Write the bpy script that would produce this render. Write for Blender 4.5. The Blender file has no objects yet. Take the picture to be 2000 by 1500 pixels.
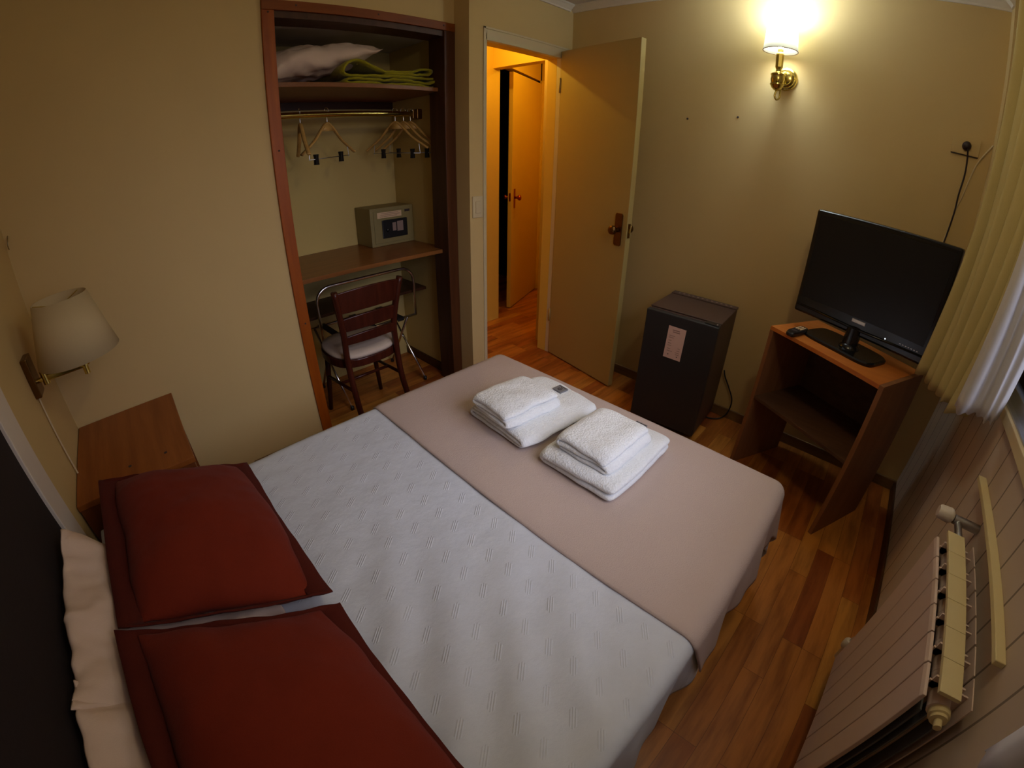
import bpy, bmesh, math, random
from mathutils import Vector, Matrix, noise as mnoise

PI = math.pi
sc = bpy.context.scene
C = sc.collection
random.seed(7)

# ------------------------------------------------------------------ room dimensions (metres)
Y0 = -0.03      # headboard wall
L = 2.80        # far wall
W = 2.47        # window wall
D = 0.117       # face of the door wall (closet wall is at x = 0)
CZ = 2.30       # ceiling
BED_Z = 0.485

# ================================================================== materials
def new_mat(name):
    m = bpy.data.materials.new(name)
    m.use_nodes = True
    nt = m.node_tree
    nt.nodes.clear()
    out = nt.nodes.new('ShaderNodeOutputMaterial')
    b = nt.nodes.new('ShaderNodeBsdfPrincipled')
    nt.links.new(b.outputs[0], out.inputs[0])
    return m, nt, b, out

def srgb(r, g, b):
    f = lambda c: ((c / 255) / 12.92) if c / 255 <= .04045 else (((c / 255) + .055) / 1.055) ** 2.4
    return (f(r), f(g), f(b), 1)

def coords(nt, scale=(1, 1, 1), rot=(0, 0, 0)):
    tc = nt.nodes.new('ShaderNodeTexCoord')
    mp = nt.nodes.new('ShaderNodeMapping')
    mp.inputs['Scale'].default_value = scale
    mp.inputs['Rotation'].default_value = rot
    nt.links.new(tc.outputs['Object'], mp.inputs['Vector'])
    return mp.outputs['Vector']

def mixc(nt, fac, a, b, mode='MIX'):
    n = nt.nodes.new('ShaderNodeMix')
    n.data_type = 'RGBA'; n.blend_type = mode
    for sock, v in ((n.inputs[0], fac), (n.inputs[6], a), (n.inputs[7], b)):
        if hasattr(v, 'is_output'): nt.links.new(v, sock)
        else: sock.default_value = v
    return n.outputs[2]

def noise_tex(nt, vec, scale, detail=4, rough=.5):
    n = nt.nodes.new('ShaderNodeTexNoise')
    n.inputs['Scale'].default_value = scale
    n.inputs['Detail'].default_value = detail
    n.inputs['Roughness'].default_value = rough
    nt.links.new(vec, n.inputs['Vector'])
    return n.outputs['Fac']

def bump(nt, b, height, strength=.3, dist=.01):
    n = nt.nodes.new('ShaderNodeBump')
    n.inputs['Strength'].default_value = strength
    n.inputs['Distance'].default_value = dist
    nt.links.new(height, n.inputs['Height'])
    nt.links.new(n.outputs[0], b.inputs['Normal'])

def mathn(nt, op, a, b=None, c=None):
    n = nt.nodes.new('ShaderNodeMath'); n.operation = op
    for i, v in enumerate((a, b, c)):
        if v is None: continue
        if hasattr(v, 'is_output'): nt.links.new(v, n.inputs[i])
        else: n.inputs[i].default_value = v
    return n.outputs[0]

def plain(name, col, rough=.6, metal=0., var=.08, nscale=30., bmp=0., bdist=.002, spec=.5, aniso=(1, 1, 1)):
    m, nt, b, out = new_mat(name)
    v = coords(nt, aniso)
    f = noise_tex(nt, v, nscale)
    dark = tuple(c * (1 - var) for c in col[:3]) + (1,)
    light = tuple(min(1, c * (1 + var)) for c in col[:3]) + (1,)
    nt.links.new(mixc(nt, f, dark, light), b.inputs['Base Color'])
    b.inputs['Roughness'].default_value = rough
    b.inputs['Metallic'].default_value = metal
    b.inputs['Specular IOR Level'].default_value = spec
    if bmp: bump(nt, b, f, bmp, bdist)
    return m

def wood(name, c1, c2, axis='z', rough=.42, scale=6.):
    m, nt, b, out = new_mat(name)
    s = {'x': (.12, 1.6, 1.6), 'y': (1.6, .12, 1.6), 'z': (1.6, 1.6, .12)}[axis]
    v = coords(nt, s)
    f = noise_tex(nt, v, scale * 3, 6, .62)
    v2 = coords(nt, tuple(k * 6 for k in s))
    g = noise_tex(nt, v2, scale * 5, 3, .6)
    rp = nt.nodes.new('ShaderNodeValToRGB')
    rp.color_ramp.elements[0].position = .3; rp.color_ramp.elements[0].color = c1
    rp.color_ramp.elements[1].position = .7; rp.color_ramp.elements[1].color = c2
    nt.links.new(f, rp.inputs[0])
    col = mixc(nt, .18, rp.outputs[0], (.5, .5, .5, 1), 'MULTIPLY')
    nt.links.new(mixc(nt, mathn(nt, 'MULTIPLY', g, .3), col, tuple(k * .55 for k in c1[:3]) + (1,)), b.inputs['Base Color'])
    b.inputs['Roughness'].default_value = rough
    b.inputs['Specular IOR Level'].default_value = .28
    bump(nt, b, g, .08, .002)
    return m

def wall_mat(name, col, groove=None):
    m, nt, b, out = new_mat(name)
    v = coords(nt)
    f = noise_tex(nt, v, 3.0, 3)
    f2 = noise_tex(nt, v, 220, 2)
    base = mixc(nt, f, tuple(c * .95 for c in col[:3]) + (1,), tuple(min(1, c * 1.04) for c in col[:3]) + (1,))
    if groove:
        sp = nt.nodes.new('ShaderNodeSeparateXYZ')
        nt.links.new(v, sp.inputs[0])
        fr = mathn(nt, 'FRACT', mathn(nt, 'DIVIDE', mathn(nt, 'ADD', sp.outputs[1], 10 - .021), groove))
        a = mathn(nt, 'ABSOLUTE', mathn(nt, 'SUBTRACT', fr, .5))
        g = mathn(nt, 'GREATER_THAN', a, .472)
        base = mixc(nt, g, base, tuple(c * .42 for c in col[:3]) + (1,))
    nt.links.new(base, b.inputs['Base Color'])
    b.inputs['Roughness'].default_value = .75
    b.inputs['Specular IOR Level'].default_value = .25
    bump(nt, b, f2, .06, .002)
    return m

def floor_mat():
    m, nt, b, out = new_mat('floor_boards')
    tc = nt.nodes.new('ShaderNodeTexCoord')
    sp = nt.nodes.new('ShaderNodeSeparateXYZ'); nt.links.new(tc.outputs['Object'], sp.inputs[0])
    cb = nt.nodes.new('ShaderNodeCombineXYZ')
    nt.links.new(sp.outputs[1], cb.inputs[0]); nt.links.new(sp.outputs[0], cb.inputs[1])
    br = nt.nodes.new('ShaderNodeTexBrick')
    br.offset = .37; br.offset_frequency = 3; br.squash = 1
    br.inputs['Color1'].default_value = (0, 0, 0, 1); br.inputs['Color2'].default_value = (1, 1, 1, 1)
    br.inputs['Mortar'].default_value = (.5, .5, .5, 1)
    br.inputs['Scale'].default_value = 1; br.inputs['Mortar Size'].default_value = .0008
    br.inputs['Mortar Smooth'].default_value = .1
    br.inputs['Brick Width'].default_value = .52; br.inputs['Row Height'].default_value = .078
    nt.links.new(cb.outputs[0], br.inputs['Vector'])
    rp = nt.nodes.new('ShaderNodeValToRGB')
    e = rp.color_ramp.elements
    e[0].position = 0; e[0].color = srgb(158, 84, 36)
    e[1].position = 1; e[1].color = srgb(200, 136, 58)
    for p, c in ((.3, srgb(172, 98, 40)), (.5, srgb(184, 114, 46)), (.75, srgb(192, 120, 52))):
        k = e.new(p); k.color = c
    nt.links.new(br.outputs['Color'], rp.inputs[0])
    mp = nt.nodes.new('ShaderNodeMapping'); mp.inputs['Scale'].default_value = (9, 1.1, 1)
    nt.links.new(tc.outputs['Object'], mp.inputs[0])
    # every board gets its own shift so the grain does not run on across the joints
    sh = nt.nodes.new('ShaderNodeVectorMath'); sh.operation = 'ADD'
    nt.links.new(mp.outputs[0], sh.inputs[0])
    mul = nt.nodes.new('ShaderNodeVectorMath'); mul.operation = 'SCALE'; mul.inputs['Scale'].default_value = 17
    nt.links.new(br.outputs['Color'], mul.inputs[0]); nt.links.new(mul.outputs[0], sh.inputs[1])
    g = noise_tex(nt, sh.outputs[0], 2.6, 6, .6)
    rg = nt.nodes.new('ShaderNodeValToRGB')
    rg.color_ramp.elements[0].position = .34; rg.color_ramp.elements[0].color = (.42, .33, .25, 1)
    rg.color_ramp.elements[1].position = .6; rg.color_ramp.elements[1].color = (1, 1, 1, 1)
    nt.links.new(g, rg.inputs[0])
    col = mixc(nt, .8, rp.outputs[0], rg.outputs[0], 'MULTIPLY')
    col = mixc(nt, mathn(nt, 'MULTIPLY', br.outputs['Fac'], .65), col, srgb(60, 30, 14))
    nt.links.new(col, b.inputs['Base Color'])
    b.inputs['Roughness'].default_value = .36
    bump(nt, b, mathn(nt, 'SUBTRACT', mathn(nt, 'MULTIPLY', g, .2), br.outputs['Fac']), .12, .002)
    return m

def spread_mat():
    """white cotton bedspread with small groups of three stitched dashes"""
    m, nt, b, out = new_mat('bedspread_cotton')
    v = coords(nt)
    sp = nt.nodes.new('ShaderNodeSeparateXYZ'); nt.links.new(v, sp.inputs[0])
    px, py = .0675, .083
    u = mathn(nt, 'MULTIPLY', mathn(nt, 'SUBTRACT', mathn(nt, 'FRACT', mathn(nt, 'DIVIDE', mathn(nt, 'ADD', sp.outputs[0], 5.012), px)), .5), px)
    w = mathn(nt, 'MULTIPLY', mathn(nt, 'SUBTRACT', mathn(nt, 'FRACT', mathn(nt, 'DIVIDE', mathn(nt, 'ADD', sp.outputs[1], 5.05), py)), .5), py)
    s = mathn(nt, 'ADD', mathn(nt, 'MULTIPLY', u, -.62), mathn(nt, 'MULTIPLY', w, .78))
    t = mathn(nt, 'ADD', mathn(nt, 'MULTIPLY', u, .78), mathn(nt, 'MULTIPLY', w, .62))
    line = mathn(nt, 'ABSOLUTE', mathn(nt, 'SUBTRACT', mathn(nt, 'FRACT', mathn(nt, 'DIVIDE', mathn(nt, 'ADD', t, .0078 + .52), .0052)), .5))
    ridge = mathn(nt, 'SMOOTHSTEP' if False else 'SUBTRACT', .5, line)
    inside = mathn(nt, 'MULTIPLY', mathn(nt, 'LESS_THAN', mathn(nt, 'ABSOLUTE', t), .0078),
                   mathn(nt, 'LESS_THAN', mathn(nt, 'ADD', mathn(nt, 'ABSOLUTE', s), mathn(nt, 'MULTIPLY', mathn(nt, 'ABSOLUTE', t), .9)), .023))
    h = mathn(nt, 'MULTIPLY', ridge, inside)
    n1 = noise_tex(nt, v, 26, 4, .6)
    n2 = noise_tex(nt, v, 420, 2)
    hh = mathn(nt, 'ADD', mathn(nt, 'MULTIPLY', h, 1.1), mathn(nt, 'ADD', mathn(nt, 'MULTIPLY', n1, .8), mathn(nt, 'MULTIPLY', n2, .12)))
    bump(nt, b, hh, .42, .004)
    nt.links.new(mixc(nt, n1, (.55, .59, .65, 1), (.65, .69, .76, 1)), b.inputs['Base Color'])
    b.inputs['Roughness'].default_value = .85
    b.inputs['Specular IOR Level'].default_value = .15
    return m

def cloth(name, col, rough=.9, weave=380, w=.35, large=9, lw=.25, var=.12, sheen=0.):
    m, nt, b, out = new_mat(name)
    v = coords(nt)
    n1 = noise_tex(nt, v, large, 4, .6)
    n2 = noise_tex(nt, v, weave, 2)
    bump(nt, b, mathn(nt, 'ADD', mathn(nt, 'MULTIPLY', n1, lw), mathn(nt, 'MULTIPLY', n2, w)), .5, .004)
    f = mathn(nt, 'ADD', mathn(nt, 'MULTIPLY', n1, .6), mathn(nt, 'MULTIPLY', n2, .4))
    nt.links.new(mixc(nt, f, tuple(c * (1 - var) for c in col[:3]) + (1,), tuple(min(1, c * (1 + var)) for c in col[:3]) + (1,)), b.inputs['Base Color'])
    b.inputs['Roughness'].default_value = rough
    b.inputs['Specular IOR Level'].default_value = .12
    b.inputs['Sheen Weight'].default_value = sheen
    return m

def shade_mat(name, col, trans=.5, emit=0.):
    m, nt, b, out = new_mat(name)
    nt.nodes.remove(b)
    d = nt.nodes.new('ShaderNodeBsdfDiffuse'); t = nt.nodes.new('ShaderNodeBsdfTranslucent')
    v = coords(nt); f = noise_tex(nt, v, 300, 2)
    c = mixc(nt, f, tuple(k * .95 for k in col[:3]) + (1,), col)
    nt.links.new(c, d.inputs[0]); nt.links.new(c, t.inputs[0])
    mx = nt.nodes.new('ShaderNodeMixShader'); mx.inputs[0].default_value = trans
    nt.links.new(d.outputs[0], mx.inputs[1]); nt.links.new(t.outputs[0], mx.inputs[2])
    nt.links.new(mx.outputs[0], out.inputs[0])
    return m

def emit_mat(name, col, s):
    m, nt, b, out = new_mat(name)
    b.inputs['Emission Color'].default_value = col
    b.inputs['Emission Strength'].default_value = s
    b.inputs['Base Color'].default_value = col
    return m

def glass_mat():
    m, nt, b, out = new_mat('window_glass')
    nt.nodes.remove(b)
    t = nt.nodes.new('ShaderNodeBsdfTransparent'); t.inputs[0].default_value = (.93, .97, 1, 1)
    g = nt.nodes.new('ShaderNodeBsdfGlossy'); g.inputs['Roughness'].default_value = .02
    f = nt.nodes.new('ShaderNodeFresnel'); f.inputs[0].default_value = 1.45
    mx = nt.nodes.new('ShaderNodeMixShader')
    nt.links.new(f.outputs[0], mx.inputs[0]); nt.links.new(t.outputs[0], mx.inputs[1]); nt.links.new(g.outputs[0], mx.inputs[2])
    nt.links.new(mx.outputs[0], out.inputs[0])
    return m

M = dict(
    wall=wall_mat('wall_cream_paint', srgb(205, 178, 124)),
    wallw=wall_mat('wall_window_panel', srgb(196, 178, 162), groove=.1135),
    closet=wall_mat('wall_closet_paint', srgb(200, 176, 112)),
    ceil=wall_mat('ceiling_paint', srgb(214, 206, 196)),
    hall=wall_mat('hall_paint', srgb(222, 184, 78)),
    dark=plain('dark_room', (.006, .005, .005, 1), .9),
    floor=floor_mat(),
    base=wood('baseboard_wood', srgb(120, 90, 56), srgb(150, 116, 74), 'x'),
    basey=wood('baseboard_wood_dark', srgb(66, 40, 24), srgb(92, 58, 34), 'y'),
    crown=plain('crown_white', srgb(222, 212, 196), .6, var=.04),
    casing=plain('casing_cream', srgb(206, 190, 152), .5, var=.04, nscale=8),
    white=plain('white_paint', srgb(216, 206, 196), .45, var=.03),
    door=plain('door_cream_paint', srgb(176, 155, 96), .42, var=.03, nscale=6),
    frame=wood('closet_frame_wood', srgb(146, 66, 6), srgb(180, 92, 14), 'z'),
    frame_shaded=wood('closet_frame_wood_shaded', srgb(78, 44, 22), srgb(100, 58, 30), 'z'),  # same frame wood, shade on the right upright put into the colour
    framey=wood('closet_frame_wood_top', srgb(122, 60, 10), srgb(150, 80, 20), 'y'),
    jamb=wood('closet_jamb_wood', srgb(66, 38, 22), srgb(88, 54, 32), 'z'),
    shelf=wood('closet_shelf_wood', srgb(126, 76, 36), srgb(156, 100, 52), 'y', .3),
    shelfd=wood('closet_cleat_wood', srgb(60, 34, 20), srgb(80, 48, 28), 'y'),
    night=wood('nightstand_wood', srgb(140, 76, 28), srgb(168, 98, 42), 'x', .35),
    nightd=wood('nightstand_side_wood', srgb(112, 58, 28), srgb(140, 78, 38), 'z'),
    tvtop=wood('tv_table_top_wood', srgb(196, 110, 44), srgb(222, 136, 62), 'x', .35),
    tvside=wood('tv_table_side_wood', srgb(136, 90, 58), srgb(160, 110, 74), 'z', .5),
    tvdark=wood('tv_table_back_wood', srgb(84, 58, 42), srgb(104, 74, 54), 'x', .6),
    chair=wood('chair_mahogany', srgb(60, 24, 15), srgb(88, 38, 24), 'z', .28),
    seat=cloth('chair_vinyl', srgb(206, 188, 172), .6, 200, .1, 14, .1, .05),
    chrome=plain('chrome', (.9, .9, .88, 1), .22, 1., .02),
    steel=plain('brushed_steel', (.55, .56, .58, 1), .35, 1., .05),
    blackp=plain('black_plastic', (.012, .012, .013, 1), .38, var=.2),
    brass=plain('brass', srgb(212, 194, 110), .18, 1., .05),
    brassd=plain('aged_brass', srgb(120, 88, 48), .32, 1., .15),
    copper=plain('copper_knob', srgb(170, 74, 34), .28, 1., .1),
    fridge=plain('fridge_black', (.020, .020, .022, 1), .5, var=.1, nscale=300, bmp=.08),
    fridges=plain('fridge_brown_side', srgb(78, 58, 50), .5, var=.1, nscale=300, bmp=.08),
    tvb=plain('tv_gloss_black', (.008, .008, .009, 1), .16, var=.1),
    screen=plain('tv_screen', (.010, .010, .012, 1), .30, var=.1, spec=.4),
    silver=plain('silver_badge', (.75, .74, .72, 1), .35, .8, .05),
    paper=plain('notice_paper', srgb(226, 190, 176), .7, var=.03),
    ink=plain('grey_print', srgb(150, 118, 106), .8),
    inkd=plain('dark_print', srgb(60, 48, 46), .8),
    safe=plain('safe_olive_grey', srgb(142, 128, 82), .5, var=.05),
    safed=plain('safe_side', srgb(110, 98, 58), .55, var=.05),
    sticker=plain('label_sticker', srgb(222, 190, 152), .7, var=.04),
    keyp=plain('keypad_grey', srgb(150, 128, 118), .5),
    spread=spread_mat(),
    runner=cloth('runner_pink_beige', srgb(190, 172, 163), .95, 300, .5, 5, .2, .06),
    red=cloth('rust_red_velvet', srgb(110, 36, 18), .85, 420, .35, 12, .5, .2, .04),
    redd=cloth('rust_red_flange', srgb(80, 28, 18), .9, 420, .35, 12, .4, .18, .03),
    pil=cloth('pillow_cotton', srgb(214, 190, 172), .9, 420, .12, 10, .6, .05),
    towel=cloth('white_terry', srgb(232, 236, 238), .98, 190, 1.6, 46, 1.6, .05, .2),
    tagm=plain('towel_tag_grey', srgb(120, 120, 122), .7),
    mattress=cloth('mattress_ticking', srgb(200, 200, 205), .9),
    blanket=cloth('yellow_green_blanket', srgb(150, 140, 28), .98, 160, .9, 16, .6, .15, .2),
    curtain=cloth('olive_beige_curtain', srgb(186, 170, 118), .92, 500, .2, 12, .2, .06),
    sheer=shade_mat('white_curtain_lining', srgb(226, 222, 220), .35),
    lshade=shade_mat('lamp_linen', srgb(220, 200, 156), .3),
    sshade=shade_mat('sconce_fabric', srgb(240, 240, 232), .55),
    bulb=emit_mat('bulb', (1, 1, .95, 1), 40),
    rad=plain('radiator_enamel', srgb(212, 190, 180), .4, var=.03),
    radtop=plain('radiator_top_cream', srgb(212, 196, 150), .45, var=.03),
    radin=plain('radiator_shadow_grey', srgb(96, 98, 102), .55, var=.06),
    hook=plain('wire', (.45, .38, .25, 1), .3, 1),
    hang=wood('hanger_wood', srgb(196, 150, 78), srgb(220, 176, 104), 'z', .35),
    plug=plain('plug_dark', srgb(40, 24, 26), .5),
    cable=plain('white_cable', srgb(206, 186, 148), .5),
    head=plain('headboard_dark', srgb(30, 18, 18), .9, var=.25, nscale=140, bmp=.15),
    glass=glass_mat(),
)

# ================================================================== builders
LOC = {}

def finish(bm, smooth):
    bmesh.ops.recalc_face_normals(bm, faces=bm.faces)
    for f in bm.faces: f.smooth = smooth

def obj(name, bm, m, parent=None, smooth=False, bevel=0., seg=2, subsurf=0, auto=False):
    if parent is not None:
        off = LOC[parent]
        bmesh.ops.translate(bm, verts=bm.verts, vec=-off)
    finish(bm, smooth or auto)
    me = bpy.data.meshes.new(name)
    bm.to_mesh(me); bm.free()
    me.materials.append(m)
    o = bpy.data.objects.new(name, me)
    C.objects.link(o)
    if parent is not None:
        o.parent = parent
        LOC[o] = LOC[parent]
    else:
        LOC[o] = Vector((0, 0, 0))
    if bevel:
        b = o.modifiers.new('bevel', 'BEVEL'); b.width = bevel; b.segments = seg
        b.limit_method = 'ANGLE'; b.angle_limit = .6
    if subsurf:
        s = o.modifiers.new('subsurf', 'SUBSURF'); s.levels = subsurf; s.render_levels = subsurf
    if auto:
        me.set_sharp_from_angle(angle=.7)
    return o

def tag(o, label, cat, group=None):
    o['label'] = label; o['category'] = cat
    if group: o['group'] = group
    return o

def thing(name, label, cat, loc, group=None):
    o = bpy.data.objects.new(name, None)
    o.empty_display_size = .05
    C.objects.link(o); o.location = loc
    LOC[o] = Vector(loc)
    return tag(o, label, cat, group)

def struct(name, bm, m, parent=None, **k):
    o = obj(name, bm, m, parent, **k)
    if parent is None: o['kind'] = 'structure'
    return o

def nb(): return bmesh.new()

def box(bm, a, b, mtx=None):
    (x0, y0, z0), (x1, y1, z1) = a, b
    vs = [Vector(p) for p in ((x0, y0, z0), (x1, y0, z0), (x1, y1, z0), (x0, y1, z0), (x0, y0, z1), (x1, y0, z1), (x1, y1, z1), (x0, y1, z1))]
    if mtx is not None: vs = [mtx @ v for v in vs]
    v = [bm.verts.new(p) for p in vs]
    for f in ((0, 3, 2, 1), (4, 5, 6, 7), (0, 1, 5, 4), (1, 2, 6, 5), (2, 3, 7, 6), (3, 0, 4, 7)):
        bm.faces.new([v[i] for i in f])
    return bm

def bx(a, b, mtx=None): return box(nb(), a, b, mtx)

def prism(bm, pts, a, b, mtx=None):
    """polygon pts (2-D, local x,z) extruded along local y from a to b"""
    m = mtx or Matrix()
    v0 = [bm.verts.new(m @ Vector((p[0], a, p[1]))) for p in pts]
    v1 = [bm.verts.new(m @ Vector((p[0], b, p[1]))) for p in pts]
    n = len(pts)
    bm.faces.new(v0); bm.faces.new(v1[::-1])
    for i in range(n):
        bm.faces.new((v0[i], v1[i], v1[(i + 1) % n], v0[(i + 1) % n]))
    return bm

def catmull(pts, n=6, closed=False):
    P = [Vector(p) for p in pts]
    out = []
    N = len(P)
    for i in range(N if closed else N - 1):
        p0 = P[(i - 1) % N] if closed or i > 0 else P[0]
        p1, p2 = P[i], P[(i + 1) % N]
        p3 = P[(i + 2) % N] if closed or i + 2 < N else P[-1]
        for k in range(n):
            t = k / n
            out.append(.5 * ((2 * p1) + (p2 - p0) * t + (2 * p0 - 5 * p1 + 4 * p2 - p3) * t * t + (3 * p1 - p0 - 3 * p2 + p3) * t ** 3))
    if not closed: out.append(P[-1])
    return out

def tube(bm, pts, r, n=10, closed=False, r1=None, sq=1.):
    P = [Vector(p) for p in pts]
    N = len(P)
    rings = []
    up = None
    for i in range(N):
        if closed: t = P[(i + 1) % N] - P[i - 1]
        else: t = P[min(i + 1, N - 1)] - P[max(i - 1, 0)]
        t.normalize()
        if up is None:
            up = Vector((0, 0, 1)) if abs(t.z) < .9 else Vector((1, 0, 0))
        a = t.cross(up)
        if a.length < 1e-6: a = t.orthogonal()
        a.normalize()
        b = a.cross(t).normalized()
        up = b
        rr = r if r1 is None else r + (r1 - r) * i / (N - 1)
        rings.append([bm.verts.new(P[i] + a * math.cos(2 * PI * k / n) * rr + b * math.sin(2 * PI * k / n) * rr * sq) for k in range(n)])
    for i in range(N if closed else N - 1):
        A, B = rings[i], rings[(i + 1) % N]
        for k in range(n):
            bm.faces.new((A[k], A[(k + 1) % n], B[(k + 1) % n], B[k]))
    if not closed:
        bm.faces.new(rings[0][::-1]); bm.faces.new(rings[-1])
    return bm

def lathe(bm, prof, mtx=None, n=32, cap=True):
    m = mtx or Matrix()
    rings = []
    for r, z in prof:
        if r < 1e-6: rings.append([bm.verts.new(m @ Vector((0, 0, z)))])
        else: rings.append([bm.verts.new(m @ Vector((r * math.cos(2 * PI * k / n), r * math.sin(2 * PI * k / n), z))) for k in range(n)])
    for A, B in zip(rings, rings[1:]):
        for k in range(n):
            a, b, c, d = A[k % len(A)], A[(k + 1) % len(A)], B[(k + 1) % len(B)], B[k % len(B)]
            if len(A) == 1: bm.faces.new((a, c, d))
            elif len(B) == 1: bm.faces.new((a, b, d))
            else: bm.faces.new((a, b, c, d))
    if cap:
        for R in (rings[0], rings[-1]):
            if len(R) > 2: bm.faces.new(R if R is rings[-1] else R[::-1])
    return bm

def T(x, y, z): return Matrix.Translation((x, y, z))
def RZ(a): return Matrix.Rotation(a, 4, 'Z')
def RX(a): return Matrix.Rotation(a, 4, 'X')
def RY(a): return Matrix.Rotation(a, 4, 'Y')

def grid(bm, fn, nu, nv, thick=0.):
    g = [[bm.verts.new(fn(i / nu, j / nv)) for j in range(nv + 1)] for i in range(nu + 1)]
    for i in range(nu):
        for j in range(nv):
            bm.faces.new((g[i][j], g[i + 1][j], g[i + 1][j + 1], g[i][j + 1]))
    return g

def fbm(x, y, z=0., s=1.):
    return mnoise.fractal(Vector((x * s, y * s, z)), 1.0, 2.0, 4)

# ================================================================== the room shell
struct('floor', bx((-1.9, -.2, -.06), (2.6, 4.6, 0)), M['floor'])
struct('ceiling', bx((-.1, -.13, CZ), (2.57, L + .1, CZ + .08)), M['ceil'])

b = nb()                                                   # wall with the closet opening
box(b, (-.1, Y0 - .1, 0), (0, 1.03, CZ)); box(b, (-.1, 1.03, 2.02), (0, 1.975, CZ)); box(b, (-.1, 1.935, 0), (0, 1.975, 2.02))
struct('wall_left', b, M['wall'])
b = nb()                                                   # door wall, standing proud of the closet wall
box(b, (0.0, 1.975, 0), (D, 2.083, CZ)); box(b, (.017, 2.695, 0), (D, L, CZ)); box(b, (.017, 2.083, 1.995), (D, 2.695, CZ))
struct('wall_door', b, M['wall'])
struct('wall_far', bx((-.1, L, 0), (W + .1, L + .1, CZ)), M['wall'])
struct('wall_headboard', bx((-.1, Y0 - .1, 0), (W + .1, Y0, CZ)), M['wall'])
WY0, WY1, WZ0, WZ1 = .30, 2.10, .925, 2.0
b = nb()
box(b, (W, Y0 - .1, 0), (W + .1, L + .1, WZ0)); box(b, (W, Y0 - .1, WZ1), (W + .1, L + .1, CZ))
box(b, (W, Y0 - .1, WZ0), (W + .1, WY0, WZ1)); box(b, (W, WY1, WZ0), (W + .1, L + .1, WZ1))
struct('wall_right', b, M['wallw'])
struct('trim_1', bx((2.336, 2.72, .82), (W, L, CZ)), M['wall'])      # boxed corner beside the window

# closet interior
b = nb()
box(b, (-.65, .86, 0), (-.60, 1.985, 2.05))
struct('wall_closet_back', b, M['closet'])
struct('wall_closet_left', bx((-.6, .86, 0), (-.1, .90, 2.05)), M['closet'])
struct('wall_closet_right', bx((-.65, 1.957, 0), (-.1, 1.975, 2.05)), M['closet'])
struct('ceiling_closet', bx((-.6, .90, 2.0), (-.1, 1.957, 2.05)), M['ceil'])
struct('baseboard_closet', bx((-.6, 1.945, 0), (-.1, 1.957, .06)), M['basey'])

# hall seen through the door
struct('wall_hall_near', bx((-.75, 1.99, 0), (-.63, 2.91, CZ)), M['hall'])
struct('wall_hall_lintel', bx((-.63, 2.84, 2.0), (.017, 2.92, CZ)), M['hall'])
struct('wall_hall_end', bx((-1.03, 3.84, 0), (.12, 3.92, CZ)), M['hall'])
struct('wall_hall_right', bx((.0, L + .1, 0), (.1, 3.84, CZ)), M['hall'])
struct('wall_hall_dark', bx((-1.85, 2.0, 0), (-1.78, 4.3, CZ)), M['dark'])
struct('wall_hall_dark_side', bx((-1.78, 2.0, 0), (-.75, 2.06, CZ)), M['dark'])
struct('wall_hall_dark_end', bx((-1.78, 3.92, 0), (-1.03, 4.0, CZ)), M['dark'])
struct('wall_hall_left', bx((-.6, 1.985, 0), (0.0, 2.0, CZ)), M['hall'])
struct('ceiling_hall', bx((-1.85, 1.985, CZ), (.017, 4.3, CZ + .08)), M['hall'])
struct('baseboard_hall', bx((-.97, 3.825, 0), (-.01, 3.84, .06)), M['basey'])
hm = T(-.63, 2.91, 0) @ RZ(math.atan2(.93, -.385))
struct('wall_hall_header', box(nb(), (0, .02, 2.06), (1.0, .10, CZ), hm), M['hall'])
b = nb()
box(b, (-1.02, 3.80, 0), (-.985, 3.84, 2.06))
struct('trim_hall_jamb', b, M['hall'], bevel=.003)

# mouldings
def crown(name, p0, p1, inward):
    d = Vector(p1) - Vector(p0); ln = d.length; d.normalize()
    n = Vector(inward)
    pts = [(0, 0), (0, -.04), (.008, -.04), (.012, -.032), (.030, -.014), (.038, -.008), (.038, 0)]
    m = Matrix((( n.x, d.x, 0, p0[0]), (n.y, d.y, 0, p0[1]), (0, 0, 1, p0[2]), (0, 0, 0, 1)))
    struct(name, prism(nb(), pts, 0, ln, m), M['crown'])
crown('trim_crown_far', (D, L, CZ), (2.336, L, CZ), (0, -1, 0))
crown('trim_crown_door', (D, 1.975, CZ), (D, L - .038, CZ), (1, 0, 0))
crown('trim_crown_left', (0, Y0, CZ), (0, 1.975, CZ), (1, 0, 0))
crown('trim_crown_corner', (2.336, 2.72, CZ), (2.336, L - .038, CZ), (-1, 0, 0))
crown('trim_crown_right', (W, Y0, CZ), (W, 2.72, CZ), (-1, 0, 0))
b = nb(); box(b, (D + .012, L - .012, 0), (W, L, .061))
struct('baseboard_far', b, M['base'], bevel=.003)
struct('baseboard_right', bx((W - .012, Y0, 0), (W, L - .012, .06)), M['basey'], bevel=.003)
struct('baseboard_left', bx((0, .62, 0), (.012, 1.0, .06)), M['base'], bevel=.003)

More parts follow.
